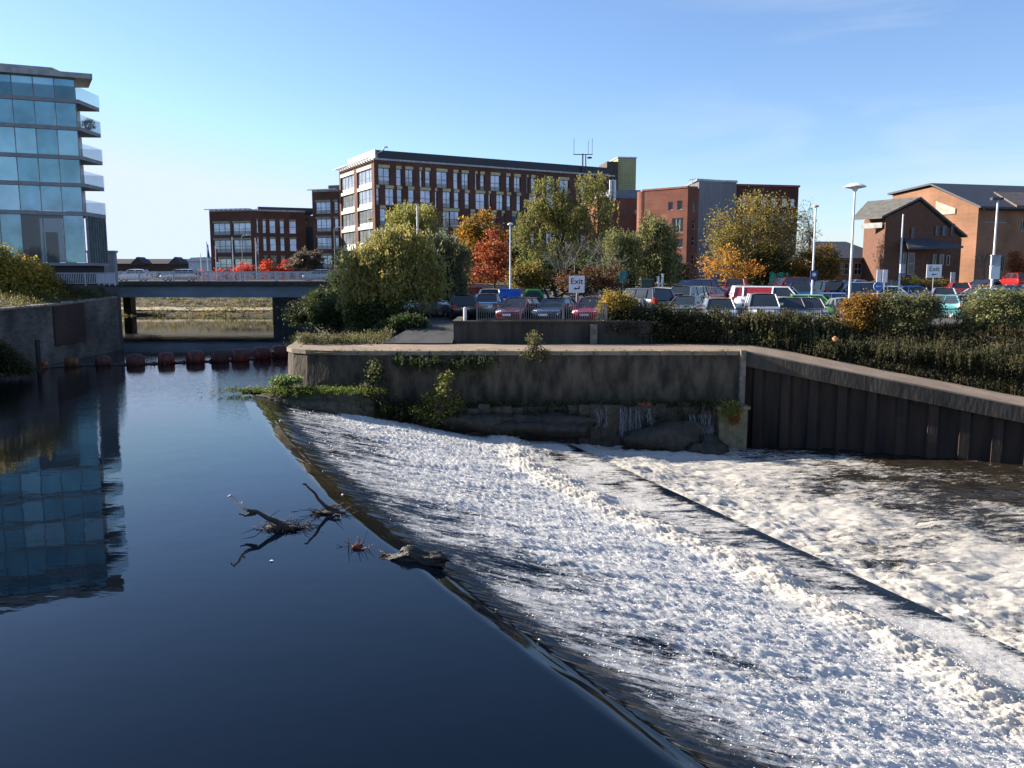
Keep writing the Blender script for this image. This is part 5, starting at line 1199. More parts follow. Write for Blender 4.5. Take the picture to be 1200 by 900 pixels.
x = XA(625, 57, 4); z0 = float(zground(x, 57)); t_ = thing('bottle_bank', 'green rounded recycling bank with dark front and white notice', 'recycling bank', (x, 57, z0)); h = ZA(339, 57)-z0; rr_ = 13.5*57/FPX
GRB = M('bank_green', (.02, .30, .09), rough=.4, var=.15)
prof = [(-rr_, .1), (rr_, .1), (rr_, h*.45), (rr_*.85, h*.8), (rr_*.5, h), (-rr_*.5, h), (-rr_*.85, h*.8), (-rr_, h*.45)]
mb = MB(); mb.prism([(a, -.55, b) for a, b in prof], (0, 1.2, 0)); mb.build('body', GRB, t_)
mb = MB(); mb.prism([(a*.86, -.58, .1+(b-.1)*.92) for a, b in prof], (0, .028, 0)); mb.build('front', M('bank_dark', (.02, .035, .03), rough=.5), t_)
mb = MB(); mb.prism([(-rr_*.05, -.6, .15), (rr_*.88, -.6, .15), (rr_*.88, -.6, h*.5)], (0, .018, 0)); mb.build('chevron', GRB, t_)
MB().box(-rr_*.1, rr_*.3, -.61, -.585, h*.50, h*.64).build('notice', SGN, t_)
x = XA(551, 60, 4); z0 = float(zground(x, 60)); t_ = thing('store_hut', 'low dark red brick store with flat roof behind the silver saloon', 'shed', (x, 60, z0)); w_ = 13*60/FPX; h = ZA(337, 60)-z0
mb = MB(); facade(mb, (-w_, 0), (1, 0), 2*w_, -.2, h, [(w_*.3, w_*.9, 0, h*.8)], .1); mb.box(-w_, w_, .12, 2.2, -.2, h); mb.build('wall', M('hut_red', (.12, .03, .03), var=.3), t_); MB().box(-w_-.15, w_+.15, -.2, 2.4, h, h+.3).build('roof', M('hut_roof', (.2, .09, .09)), t_); MB().box(-w_+w_*.32, -w_+w_*.88, .06, .09, 0, h*.79).build('door', M('hut_door', (.06, .02, .02)), t_)
x = XA(757.5, 64, 4); z0 = float(zground(x, 64)); t_ = thing('ticket_machine', 'dark green upright cabinet left of the birch trunk', 'cabinet', (x, 64, z0)); h = ZA(325, 64)-z0
MB().box(-.42, .42, -.3, .3, 0, h*.9).build('body', M('cabinet_green', (.012, .03, .025), rough=.4), t_); MB().prism([(-.5, -.4, h*.9), (.5, -.4, h*.9), (.5, .4, h*.9), (-.5, .4, h*.9)], (0, 0, .12)).build('roof', M('cabinet_roof', (.05, .12, .13)), t_); MB().box(-.3, .3, -.32, -.305, h*.3, h*.8).build('door', M('cabinet_door', (.02, .045, .04), rough=.3), t_)
x = XA(912.5, 84, 5); z0 = float(zground(x, 84)); t_ = thing('hoarding', 'pale green panel half behind orange leaves', 'panel', (x, 84, z0)); h = ZA(319, 84)-z0; mb = MB()
for i in range(4): mb.box(-.95+i*.48, -.95+i*.48+.46, -.04, .04, .3, h-.12*(i % 2))
mb.build('panel', M('panel_green', (.06, .36, .23), var=.3, scale=3), t_); MB().box(-.9, -.8, .05, .15, -.1, h).build('post', METAL, t_); MB().box(.8, .9, .05, .15, -.1, h).build('post', METAL, t_)
x = XA(1116.5, 74, 5); z0 = float(zground(x, 74)); t_ = thing('notice_board', 'small grey board on a post right of the right hand exit sign', 'sign', (x, 74, z0)); MB().box(-.2, .2, -.03, .03, ZA(334, 74)-z0, ZA(319, 74)-z0).build('panel', M('box_grey', ()), t_); MB().tube([(0, .06, -.1), (0, .06, ZA(320, 74)-z0)], .04, 6).build('post', METAL, t_)
# car park railings
zf = lambda p: float(zground(p.x, 43.2))
def fence(a, b, label, z0=2.5, h=1.02):
    t_ = thing('railing', label, 'railing', ((a[0]+b[0])/2, a[1], 2.9)); mb = MB(); pickets(mb, a, b, z0, h, .115, .02, 2.2, lambda p: z0)
    mb.build('pickets', M('fence_paint', (.16, .17, .18), rough=.5, metal=.3), t_, t_.location); return t_
fence((XA(559, 42.5), 42.46), (XA(711, 42.5), 42.46), 'grey upright bar railing in front of the three nosed-in cars', 2.93, .9)
fence((XA(745, 43.2), 43.4), (XA(965, 43.2), 43.4), 'long grey railing rising above the dark hedge')
fence((XA(1090, 43.2), 43.4), (XA(1132, 43.2), 43.4), 'short railing seen in the gap between the two big bushes')
p = P(545, 379, 43.0); t_ = MB(); t_.lathe([(.09, 0), (.09, 1.3), (.0, 1.36)], 10, (p.x, 43, 2.3)); single('bollard', t_, POLE, 'white bollard at the head of the ramp', 'bollard', (p.x, 43, 2.3))
for k, (px_, pt) in enumerate(((772, 325), (775, 322))):
    x = XA(px_, 66); z0 = float(zground(x, 66)); mb = MB(); mb.tube([(x, 66, z0), (x+.08*(k*2-1), 66, ZA(pt, 66))], .09, 8); mb.lathe([(.1, 0), (.13, .02), (.1, .08)], 8, (x+.08*(k*2-1), 66, ZA(pt, 66)))
    single('bollard', mb, SGN, ('left' if k == 0 else 'right')+' of two leaning white posts by the birch', 'bollard', (x, 66, z0))
mb = MB(); Y_ = 84; mb.box(XA(520, Y_), XA(625, Y_), Y_, Y_+.25, 3.2, ZA(336, Y_)); mb.box(XA(520, Y_), XA(625, Y_), Y_-.05, Y_+.3, ZA(336, Y_)+.002, ZA(335, Y_)+.05); single('boundary_wall', mb, M('pale_wall', (.42, .38, .34), var=.2), 'low pale wall behind the red leaved tree', 'wall', (XA(572, Y_), Y_, 3.3))

# ================================================================== RIVER THINGS
bo = [(84, 431, .42), (121, 430, .45), (159, 429.5, .55), (195, 428, .52), (229, 426.5, .56), (258, 425.5, .58), (282, 424.5, .58), (307, 422, .58), (328, 420, .58)]
BUOY = M('buoy_red', (.24, .04, .022), rough=.6, var=.6, scale=2.5, col2=(.05, .02, .015)); BUOY2 = M('buoy_faded', (.14, .04, .025), rough=.7, var=.6, scale=2.5, col2=(.03, .02, .017)); BAND = M('buoy_band', (.03, .025, .022), rough=.6)
labs = ['dark ochre boom float nearest the left wall', 'dull float second from the left wall', 'dark weedy float third from the left wall', 'square-ended red float fourth from the left wall', 'rounded red-brown float in the middle of the boom', 'very dark float just right of the middle', 'rusty red float fourth from the quay', 'dull red float third from the quay', 'red float second from the quay']
pos = []
for k, (px_, py_, r_) in enumerate(bo):
    p = PZ(px_, py_-2, 0); pos.append(Vector((p.x, p.y, .12)))
proto = None
for k, p in enumerate(pos):
    r_ = bo[k][2]
    if proto is None:
        proto = thing('boom_float', labs[k], 'float', tuple(p), 0, 'floats of the river boom')
        MB().lathe([(.18, -.56), (.36, -.53), (.46, -.44), (.5, -.3), (.5, -.2), (.53, -.18), (.53, .18), (.5, .2), (.5, .3), (.46, .44), (.36, .53), (.18, .56)], 20, (0, 0, 0), 'x').build('barrel', BUOY, proto, (0, 0, 0), 35)
        mb = MB(); mb.lathe([(.49, -.33), (.51, -.32), (.515, -.27), (.5, -.26)], 20, (0, 0, 0), 'x'); mb.lathe([(.5, .26), (.515, .27), (.51, .32), (.49, .33)], 20, (0, 0, 0), 'x'); mb.build('band', BAND, proto)
        c = proto
    else: c = copy_tree(proto)
    c['label'] = labs[k]; c.location = (p.x, p.y, .20+.06*(k > 2)); s_ = bo[k][2]/.53*.86; c.scale = (s_, s_, s_); c.rotation_euler = (.15*k, 0, R(25+rs.uniform(-14, 14)))
    recolor(c, M('buoy_ochre', (.12, .06, .015), var=.5, scale=3) if k == 0 else (BUOY2 if k in (1, 2, 5) else BUOY), ('barrel',))
mb = MB(); cab = [Vector((-28, 45.6, .6)), pos[0]]+pos[1:]+[Vector((-10.9, 54, .8))]
cpts = []
for i in range(len(cab)-1):
    for q in np.linspace(0, 1, 6)[:-1]: v = cab[i].lerp(cab[i+1], q); v.z = .12-.1*math.sin(math.pi*q); cpts.append(v)
cpts[0].z = .6; mb.tube(cpts+[cab[-1]], .07, 6)
for i in range(len(cpts)-1):
    if i % 5 in (1, 3): mb.lathe([(.05, -.1), (.13, -.05), (.13, .05), (.05, .1)], 8, tuple(cpts[i]), 'x')
single('boom_cable', mb, M('cable', (.06, .055, .05), rough=.7, var=.4), 'cable with small weedy weights linking the red floats', 'cable', (-20, 50, 0))
p = PZ(53, 431, 0); single('small_float', MB().lathe([(.05, -.15), (.2, -.08), (.2, .2), (.1, .3)], 12, (p.x, p.y, .05)), M('float_orange', (.3, .06, .02), rough=.5), 'tiny orange float beside the timber post', 'float', (p.x, p.y, 0), smooth=40)
mb = MB(); rg2 = np.random.default_rng(3); p = PZ(158, 428, 0)
for k in range(40): a = Vector((p.x+rg2.normal()*.9, p.y+.3+rg2.normal()*.2, 0)); mb.tube([a-Vector((0, 0, .1)), a+Vector((rg2.normal()*.2, 0, .15+.4*rg2.random()))], [.02, .006], 3)
single('twig_debris', mb, TWIG, 'twiggy debris caught round the third float', 'debris', (p.x, p.y, 0))
# driftwood
DW = M('driftwood', (.075, .058, .045), rough=.85, var=.6, scale=5, bump=.6, col2=(.035, .026, .02)); DWP = M('bleached_wood', (.42, .36, .30), rough=.85, var=.4, scale=6, bump=.4)
def limb_px(mb, pts, Y0, rads, dy=0):
    q = [P(a, b, Y0+dy*i) for i, (a, b) in enumerate(pts)]; mb.tube(q, rads, 8); return q
def wat(px, py): return PZ(px, py, 0)
b0 = wat(328, 619); Yk = b0.y
t_ = thing('driftwood', 'larger bleached driftwood branch sticking up left out of the calm water', 'driftwood', (b0.x, b0.y, 0)); og = t_.location.copy()
mb = MB(); limb_px(mb, [(346, 617), (334, 617), (323, 611), (313, 607), (301, 599.5), (290, 598)], Yk, [.045, .07, .06, .048, .04, .034], -.03); limb_px(mb, [(297, 600), (288, 604), (280, 602)], Yk-.12, [.035, .025, .015]); limb_px(mb, [(300, 602), (293, 604), (286, 605)], Yk-.12, [.03, .02, .012])
mb.build('branch', DW, t_, og, 50)
mb = MB(); limb_px(mb, [(291, 598.5), (283, 594), (276, 585), (270, 580)], Yk-.13, [.035, .03, .024, .016], -.02); limb_px(mb, [(271, 580), (267.5, 582), (267, 586)], Yk-.18, [.02, .016, .01]); limb_px(mb, [(282, 592), (284.5, 588)], Yk-.15, [.025, .012]); mb.build('bleached_tip', DWP, t_, og, 50)
rgx = np.random.default_rng(6); mb = MB()
for k in range(90):
    a = b0+Vector((rgx.normal()*.2+.1, rgx.normal()*.1, -.05)); d_ = Vector((rgx.normal()*.3, rgx.normal()*.2, abs(rgx.normal())*.13)); mb.tube([a, a+d_*.5+Vector((0, 0, .08)), a+d_], [.012, .008, .003], 4)
mb.build('twigs', DW, t_, og); lump(b0.x+.08, b0.y, 0, .36, .13, .09, 5, amp=.8).build('root_mass', DW, t_, og, 80)
b1 = wat(385, 601); t_ = thing('driftwood', 'smaller driftwood branch with a forked tip right of the larger one', 'driftwood', (b1.x, b1.y, 0)); og = t_.location.copy()
mb = MB(); limb_px(mb, [(390, 598), (382, 594), (373, 585), (369, 578), (361, 571), (357, 566)], b1.y, [.05, .045, .036, .03, .024, .016], -.02); limb_px(mb, [(358, 568), (354.5, 567)], b1.y-.1, [.02, .014]); limb_px(mb, [(382, 596), (392, 592), (398, 593)], b1.y, [.05, .035, .02]); mb.build('branch', DW, t_, og, 50)
mb = MB()
for k in range(50): a = b1+Vector((rgx.normal()*.2, rgx.normal()*.1, -.05)); d_ = Vector((rgx.normal()*.35+.1, rgx.normal()*.2, abs(rgx.normal())*.16)); mb.tube([a, a+d_*.5+Vector((0, 0, .05)), a+d_], [.018, .01, .004], 4)
mb.build('twigs', DW, t_, og); lump(b1.x+.02, b1.y, 0, .27, .12, .08, 9, amp=.8).build('root_mass', DW, t_, og, 80)
b2 = wat(487, 654); mb = lump(b2.x, b2.y, .0, .68, .19, .19, 14, 60, 34, amp=.62)
mb.v = [((x_-b2.x)*math.cos(-.16)-(y_-b2.y)*math.sin(-.16)+b2.x, (x_-b2.x)*math.sin(-.16)+(y_-b2.y)*math.cos(-.16)+b2.y, z_+.04*math.sin(x_*9)) for x_, y_, z_ in mb.v]
single('log', mb, M('wet_log', (.04, .032, .025), rough=.45, var=.7, scale=5, bump=1, bscale=16, stretch=(.7, 2, 2), col2=(.012, .01, .009)), 'dark waterlogged log lying on the crest of the weir', 'log', (b2.x, b2.y, 0), smooth=60)
b3 = wat(419, 642); mb = MB()
for k in range(16): a = b3+Vector((rgx.normal()*.1, rgx.normal()*.06, -.03)); d_ = Vector((rgx.normal()*.14, rgx.normal()*.1, .02+abs(rgx.normal())*.16)); mb.tube([a, a+d_], [.012, .004], 4)
lm = lump(b3.x, b3.y, .02, .11, .07, .06, 8); n0 = len(mb.v); mb.v += lm.v; mb.f += [tuple(i+n0 for i in f) for f in lm.f]; mb.mi += [0]*len(lm.f)
single('twig_clump', mb, M('reddish_debris', (.10, .035, .025), var=.7, scale=9), 'tiny reddish twig clump floating left of the log', 'debris', (b3.x, b3.y, 0))
p = PZ(318, 658, 0); single('leaf', MB().prism([(p.x-.04, p.y, .012), (p.x, p.y-.02, .02), (p.x+.045, p.y, .012), (p.x, p.y+.03, .022)], (0, 0, .004)), SGN, 'pale leaf floating alone below the larger branch', 'leaf', (p.x, p.y, 0))
p = P(755, 476, 36.9); mb = MB(); mb.prism([(p.x-.33, p.y-.1, p.z), (p.x+.1, p.y-.16, p.z-.02), (p.x+.34, p.y-.02, p.z+.03), (p.x+.2, p.y+.2, p.z+.06), (p.x-.28, p.y+.16, p.z+.04)], (0, 0, .09)); single('litter', mb, M('litter_red', (.6, .10, .08), rough=.5), 'flat red piece of litter on the ledge above the trickle', 'litter', tuple(p))
p = P(979, 398, 40.5); single('dead_leaf', lump(p.x, p.y, p.z, .17, .12, .13, 4), M('leaf_tan', (.55, .27, .12)), 'orange ball-shaped thing lying on the dark bushes', 'litter', tuple(p), smooth=60)
# ================================================================== TREES AND SHRUBS
G1 = (.045, .075, .018); G2 = (.075, .105, .022); YG = (.19, .19, .03); YEL = (.34, .25, .03); ORA = (.36, .14, .02); RED_ = (.36, .05, .02); RUST = (.25, .08, .025); GG = (.12, .14, .07); GR2 = (.08, .10, .05); DK = (.03, .045, .016); OL = (.11, .115, .03); BRN = (.13, .08, .04)
def T(name, label, px, pbase, Y, ptop, wpx, cols, zb=None, lob=None, **kw):
    """crown boxes in photo pixels at depth Y turned into metres: lob = [(px,py,rx,ry)]"""
    x = XA(px, Y, 5); s = Y/FPX; z0 = (float(zground(x, Y)) if zb is None else zb); h = ZA(ptop, Y)-z0
    L_ = []
    for q in lob:
        dz = ZA(q[1], Y)-z0; L_.append(((q[0]-px)*s, (q[4]*s if len(q) > 4 else 0), dz, q[2]*s, max(q[2], q[3])*s*.8, q[3]*s))
    return tree(name, label, x, Y, z0, h, L_, cols, **kw)
W1 = [(.34, .30, .085), (.26, .24, .08), (.19, .19, .07), (.13, .14, .05), (.38, .29, .07)]
T('willow_tree', 'big green and yellow weeping willow overhanging the river at the bridge end', 468, 380, 52, 266, 0, W1,
  lob=[(438, 300, 26, 18, -20), (424, 316, 14, 22, -20), (452, 290, 30, 22, 0), (484, 300, 34, 30, 0), (464, 326, 50, 26, -10), (432, 336, 24, 24, -22), (496, 330, 28, 24, 6), (424, 346, 14, 14, -24), (455, 348, 24, 12, -20), (470, 276, 26, 16, 0)], ncl=430, nleaf=80, rc=.62, size=.24, weep=1.5, trunk_r=.24, seed=1, asp=.34, stems=3, nlimb=24)
T('willow_tree', 'grey-green willow standing right against the big willow', 520, 380, 57, 262, 0, [(.17, .18, .10), (.12, .13, .07), (.08, .09, .045)],
  lob=[(512, 285, 20, 20), (530, 300, 18, 26), (518, 320, 26, 30), (535, 335, 16, 26)], ncl=190, nleaf=70, rc=.6, size=.22, weep=1.2, trunk_r=.2, seed=2, asp=.34, stems=2)
T('weeping_tree', 'pale yellow-green rounded tree behind the big willow', 482, 330, 92, 223, 0, [(.32, .29, .08), (.26, .25, .075), (.20, .20, .06)],
  lob=[(483, 246, 20, 20), (472, 262, 20, 24), (496, 262, 20, 28), (484, 284, 30, 26)], ncl=190, nleaf=75, rc=.95, size=.32, weep=2.4, trunk_r=.25, seed=3, asp=.34)
T('maple_tree', 'golden orange tree between the grey-green willow and the red one', 562, 335, 84, 247, 0, [(.36, .19, .025), (.30, .14, .02), (.13, .12, .03), (.32, .20, .03)],
  lob=[(562, 266, 17, 16), (550, 285, 16, 22), (574, 285, 16, 20), (558, 312, 22, 22)], ncl=140, nleaf=70, rc=.75, size=.28, trunk_r=.18, seed=4)
T('oak_tree', 'small red-orange tree beside the pale lamp post', 575, 350, 66, 264, 0, [(.34, .085, .035), (.27, .06, .03), (.34, .13, .04), (.19, .055, .03)],
  lob=[(580, 280, 9, 12), (574, 298, 15, 15), (588, 300, 10, 15), (565, 318, 13, 10), (585, 322, 15, 11), (575, 308, 18, 18)], ncl=105, nleaf=26, rc=.6, size=.24, trunk_r=.11, seed=5, flat=.45)
T('willow_tree', 'tallest feathery green tree in the middle, with two rising crowns', 660, 340, 72, 196, 0, [(.32, .27, .06), (.20, .20, .06), (.14, .15, .05), (.09, .10, .04)],
  lob=[(642, 226, 20, 20, 0), (692, 214, 16, 18, 0), (630, 252, 24, 22), (700, 240, 22, 26), (662, 250, 26, 24), (616, 268, 14, 16), (650, 280, 40, 18), (706, 270, 20, 20), (640, 300, 34, 20)],
  ncl=280, nleaf=85, rc=.62, size=.22, weep=1.2, trunk_r=.3, seed=6, asp=.36, nlimb=36, stems=2, fork=.25)
T('shrub', 'dark evergreen mass under the tallest green tree', 640, 350, 68, 298, 0, [DK, (.035, .05, .02), G1], lob=[(620, 322, 20, 16), (650, 318, 26, 20), (690, 325, 26, 18), (725, 330, 18, 14)], ncl=150, nleaf=60, rc=.7, size=.24, trunk_r=.12, seed=7, stems=4, cat='shrub')
bare_tree('bare_tree', 'pale leafless tree in front of the tallest green one', XA(678, 64), 64, float(zground(XA(678, 64), 64)), ZA(252, 64)-3.3, 11, PALEBARK, .42, None, 6, .06, nstem=3)
T('shrub', 'low golden bush right of the pale lamp post', 620, 345, 63, 302, 0, [(.24, .15, .025), (.16, .13, .03), (.08, .08, .03)], lob=[(612, 325, 14, 12), (628, 322, 16, 18)], ncl=70, nleaf=55, rc=.5, size=.2, trunk_r=.06, seed=8, stems=3, cat='shrub')
T('shrub', 'red berried bush behind the first exit sign', 700, 345, 58, 306, 0, [(.24, .05, .03), (.13, .05, .03), (.07, .06, .03), (.05, .06, .025)], lob=[(662, 326, 14, 9), (690, 332, 22, 9), (705, 322, 24, 12), (722, 334, 12, 8)], ncl=75, nleaf=45, rc=.45, size=.17, trunk_r=.05, seed=9, stems=4, cat='shrub')
T('birch_tree', 'weeping birch left of the red brick building, taller of the pair', 765, 345, 68, 238, 0, [(.24, .24, .09), (.17, .18, .07), (.12, .13, .055)],
  lob=[(765, 254, 14, 12), (758, 272, 14, 16), (778, 274, 14, 18), (762, 298, 22, 16), (782, 304, 12, 16)], ncl=170, nleaf=70, rc=.55, size=.21, weep=1.9, trunk_r=.13, seed=10, asp=.4, bark=PALEBARK)
T('birch_tree', 'smaller drooping birch touching the left of the taller birch', 730, 345, 66, 258, 0, [(.16, .17, .07), (.12, .14, .06), (.2, .2, .07)], lob=[(722, 276, 12, 12), (738, 280, 12, 14), (728, 298, 17, 14)], ncl=110, nleaf=65, rc=.5, size=.2, weep=1.7, trunk_r=.1, seed=11, asp=.4, bark=PALEBARK)
T('lime_tree', 'wide thin-leaved tree turning yellow in front of the red brick building', 880, 340, 86, 218, 0, [(.26, .22, .06), (.18, .16, .055), (.30, .21, .04), (.13, .11, .05)],
  lob=[(885, 245, 34, 22), (850, 268, 24, 26), (912, 262, 22, 26), (880, 285, 50, 30), (850, 300, 30, 20), (905, 305, 34, 20)], ncl=420, nleaf=34, rc=.8, size=.24, trunk_r=.2, seed=12, inner=.25, twigs=3, nlimb=60, stems=5, fork=.2)
T('maple_tree', 'orange leaved small tree low in front of the wide thin tree', 855, 345, 78, 288, 0, [(.45, .20, .03), (.40, .14, .025), (.42, .26, .04)], lob=[(838, 312, 17, 16), (858, 318, 20, 14), (880, 316, 16, 10), (848, 300, 14, 10)], ncl=90, nleaf=15, rc=.65, size=.24, trunk_r=.08, seed=13, inner=.2, twigs=1)
T('ash_tree', 'nearly bare slender tree right of the wide thin tree', 942, 330, 92, 232, 0, [(.13, .14, .06), (.10, .11, .05)], lob=[(942, 252, 12, 18), (938, 280, 12, 16), (950, 275, 9, 16)], ncl=80, nleaf=10, rc=.5, size=.2, trunk_r=.1, seed=14, inner=.1, twigs=3, nlimb=30)
T('beech_tree', 'dense russet and olive bushy tree left of the brick hall', 955, 335, 86, 284, 0, [(.24, .12, .025), (.17, .12, .03), (.10, .10, .03), (.28, .15, .03)], lob=[(945, 310, 18, 16), (965, 302, 14, 18), (930, 318, 14, 12), (972, 318, 10, 12), (955, 322, 22, 10)], ncl=150, nleaf=55, rc=.6, size=.25, trunk_r=.1, seed=15, stems=3)
T('shrub', 'dark green bush in the shade of the wide thin tree', 905, 338, 85, 290, 0, [OL, DK, (.07, .07, .025)], lob=[(905, 312, 20, 18), (880, 320, 16, 12)], ncl=90, nleaf=55, rc=.7, size=.25, trunk_r=.08, seed=16, stems=3, cat='shrub')
T('beech_tree', 'russet tree at the far right against the shaded brick wall', 1190, 330, 86, 292, 0, [(.30, .10, .035), (.22, .08, .03)], lob=[(1188, 306, 8, 10), (1198, 316, 12, 10)], ncl=50, nleaf=40, rc=.5, size=.22, trunk_r=.07, seed=17)
bare_tree('bare_tree', 'small leafless tree before the sunlit gable wall', XA(1152, 88), 88, 4.0, 5.0, 23, TWIG, .45, None, 5, .06)
T('shrub', 'thin young yellow-green bush below the right exit sign', 1073, 335, 80, 321, 0, [(.28, .30, .06), (.2, .22, .05)], lob=[(1073, 328, 4, 6)], ncl=16, nleaf=30, rc=.3, size=.14, trunk_r=.03, seed=18, cat='shrub')
T('hedge', 'low clipped hedge in front of the brick entrance', 1085, 336, 84, 326, 0, [OL, BRN], lob=[(1060, 331, 14, 4), (1085, 331, 14, 4), (1105, 331, 12, 4)], ncl=70, nleaf=40, rc=.35, size=.16, trunk_r=.04, seed=19, stems=4, cat='hedge')
# red saplings and the bare bush beyond the bridge
for k, (px_, pt, wd) in enumerate(((258, 314, 7), (235, 314, 5), (270, 313, 9), (288, 306, 13), (311, 305, 8), (333, 306, 8))):
    lab = ['low red sapling right of the dark red flag', 'red sapling behind the silver estate', 'red sapling between the middle flagpoles', 'widest red sapling beyond the bridge', 'narrow bright red sapling left of the pale box', 'red sapling next to the grey bare bush'][k]
    T('red_sapling', lab, px_, 328, 126, pt, 0, [(.48, .05, .02), (.42, .035, .02), (.42, .09, .04)], zb=4.65, lob=[(px_, pt+8, wd*.7, 7), (px_-wd*.4, pt+13, wd*.6, 7), (px_+wd*.4, pt+13, wd*.6, 7)], ncl=26, nleaf=34, rc=.6, size=.28, trunk_r=.06, seed=30+k, nlimb=6, group='red saplings beyond the bridge')
bare_tree('bare_bush', 'rounded grey leafless bush beside the right end of the bridge', XA(358, 125), 125, 4.6, 5.6, 41, M('grey_twig', (.17, .14, .115)), .75, None, 6, .07, 'shrub', nstem=6, leafcols=[(.15, .12, .09), (.12, .10, .08)], lsize=.3, nl=2000)
# dark planting between bridge and willow
T('shrub', 'dark ivy covered bush at the right end of the bridge', 395, 375, 74, 318, 0, [DK, (.04, .055, .02), (.06, .075, .025)], zb=1.0, lob=[(400, 338, 18, 22), (385, 358, 22, 20), (372, 362, 14, 18), (412, 360, 22, 26)], ncl=170, nleaf=60, rc=.7, size=.22, trunk_r=.1, seed=20, stems=4, cat='shrub')
T('shrub', 'dark leafy bush filling the bank under the willow branches', 430, 385, 50, 352, 0, [DK, G1, (.07, .08, .03)], zb=1.6, lob=[(420, 368, 18, 14), (445, 366, 20, 14), (468, 370, 20, 12), (432, 380, 22, 8)], ncl=150, nleaf=60, rc=.4, size=.15, trunk_r=.06, seed=24, stems=4, cat='shrub')
T('shrub', 'low dark shrub beside the concrete ramp', 480, 385, 45.5, 366, 0, [DK, G1, (.06, .065, .03)], lob=[(470, 378, 14, 9), (488, 380, 10, 8), (456, 384, 14, 8)], ncl=90, nleaf=60, rc=.3, size=.12, trunk_r=.04, seed=26, stems=4, cat='shrub')
T('shrub', 'dark hanging bush on the bank below the bridge abutment', 362, 385, 80, 345, 0, [DK, (.035, .045, .018)], zb=.3, lob=[(362, 362, 16, 14), (350, 370, 14, 10), (378, 366, 14, 14)], ncl=110, nleaf=60, rc=.7, size=.22, trunk_r=.08, seed=25, stems=4, cat='shrub')
T('shrub', 'leafy dark bush at the water left of the big willow', 392, 385, 60, 348, 0, [G1, (.07, .085, .03), DK], zb=.9, lob=[(378, 366, 14, 12), (395, 360, 16, 14), (410, 372, 14, 14), (385, 378, 18, 10)], ncl=130, nleaf=60, rc=.5, size=.17, trunk_r=.08, seed=21, stems=4, cat='shrub')
T('shrub', 'tall dark tree mass behind the bridge end', 402, 345, 96, 290, 0, [DK, (.04, .05, .02)], zb=4., lob=[(402, 320, 10, 24), (412, 330, 14, 24)], ncl=80, nleaf=60, rc=.9, size=.3, trunk_r=.1, seed=22, stems=3, cat='shrub')
# left bank bushes
LBK = [(.34, .29, .05), (.24, .21, .045), (.13, .14, .035), (.40, .26, .045)]
T('shrub', 'bushy yellow-green shrub at the left edge on the river wall', 12, 362, 54, 292, 0, LBK, zb=3.7, lob=[(8, 314, 22, 22), (32, 322, 24, 18), (-20, 305, 28, 26), (18, 343, 38, 20), (-20, 345, 30, 20)], ncl=330, nleaf=70, rc=.5, size=.18, trunk_r=.08, seed=50, stems=5, cat='shrub')
T('shrub', 'golden tinted shrub right of the one at the left edge', 44, 362, 55.5, 307, 0, [(.30, .20, .03), (.18, .15, .03), (.12, .11, .03)], zb=3.7, lob=[(38, 316, 14, 11), (48, 332, 18, 14), (56, 350, 18, 12)], ncl=160, nleaf=65, rc=.4, size=.17, trunk_r=.06, seed=51, stems=4, cat='shrub')
T('shrub', 'dull olive wispy shrub at the end of the left river wall', 78, 362, 57, 322, 0, [(.08, .08, .035), (.11, .10, .045), (.06, .06, .03)], zb=3.75, lob=[(70, 342, 14, 16), (90, 348, 14, 12), (102, 356, 12, 10), (60, 354, 14, 9), (84, 362, 22, 8)], ncl=170, nleaf=50, rc=.4, size=.15, trunk_r=.05, seed=52, stems=5, twigs=2, cat='shrub')
T('shrub', 'dark bush overhanging the water at the left edge', 2, 440, 42.5, 402, 0, [DK, (.05, .05, .02), (.09, .07, .025)], zb=.3, lob=[(0, 425, 18, 14), (16, 432, 12, 8), (-10, 412, 16, 10)], ncl=120, nleaf=60, rc=.35, size=.12, trunk_r=.05, seed=53, stems=3, cat='shrub')
# hedge line between path and car park
TF = [(.085, .085, .034), (.05, .055, .023), (.12, .105, .045)]; DH = [(.045, .047, .02), (.07, .065, .028), (.03, .034, .016)]
T('shrub', 'golden yellow bush in front of the crimson car', 724, 385, 43.6, 340, 0, [(.36, .24, .04), (.28, .20, .04), (.17, .15, .04)], lob=[(722, 354, 18, 12), (735, 360, 12, 12), (714, 358, 10, 9)], ncl=110, nleaf=60, rc=.32, size=.12, trunk_r=.05, seed=60, stems=4, cat='shrub')
for k, (px_, Y_, pt, wd, cols, lab) in enumerate((
    (728, 43.2, 364, 26, DH, 'dark low shrub under the golden yellow bush'), (775, 43.2, 356, 32, DH, 'dark rounded shrub right of the golden bush'), (822, 43.0, 362, 32, DH, 'dark shrub in front of the grey car'),
    (868, 42.6, 364, 34, TF, 'olive shrub below the silver estate'), (915, 42.2, 362, 34, TF, 'olive shrub below the people carrier'), (962, 42.0, 368, 30, [(.10, .10, .05), (.07, .07, .035), (.12, .12, .06)], 'grey-olive tufted shrub below the grey estate'))):
    T('shrub', lab, px_, 400, Y_, pt, 0, cols, lob=[(px_-wd*.45, pt+14, wd*.55, 14), (px_+wd*.4, pt+13, wd*.55, 13), (px_, pt+26, wd*.95, 17), (px_-wd*.2, pt+37, wd*.85, 13)], ncl=260, nleaf=62, rc=.36, size=.12, trunk_r=.05, seed=61+k, stems=5, cat='shrub', weep=.35 if k > 2 else 0, group='shrubs along the car park edge')
T('shrub', 'orange and amber shrub below the round blue sign', 1010, 395, 42.2, 344, 0, [(.34, .18, .03), (.24, .13, .03), (.12, .09, .03)], lob=[(1005, 362, 18, 13), (1018, 356, 14, 11), (1010, 378, 22, 14)], ncl=130, nleaf=60, rc=.34, size=.13, trunk_r=.05, seed=70, stems=4, cat='shrub')
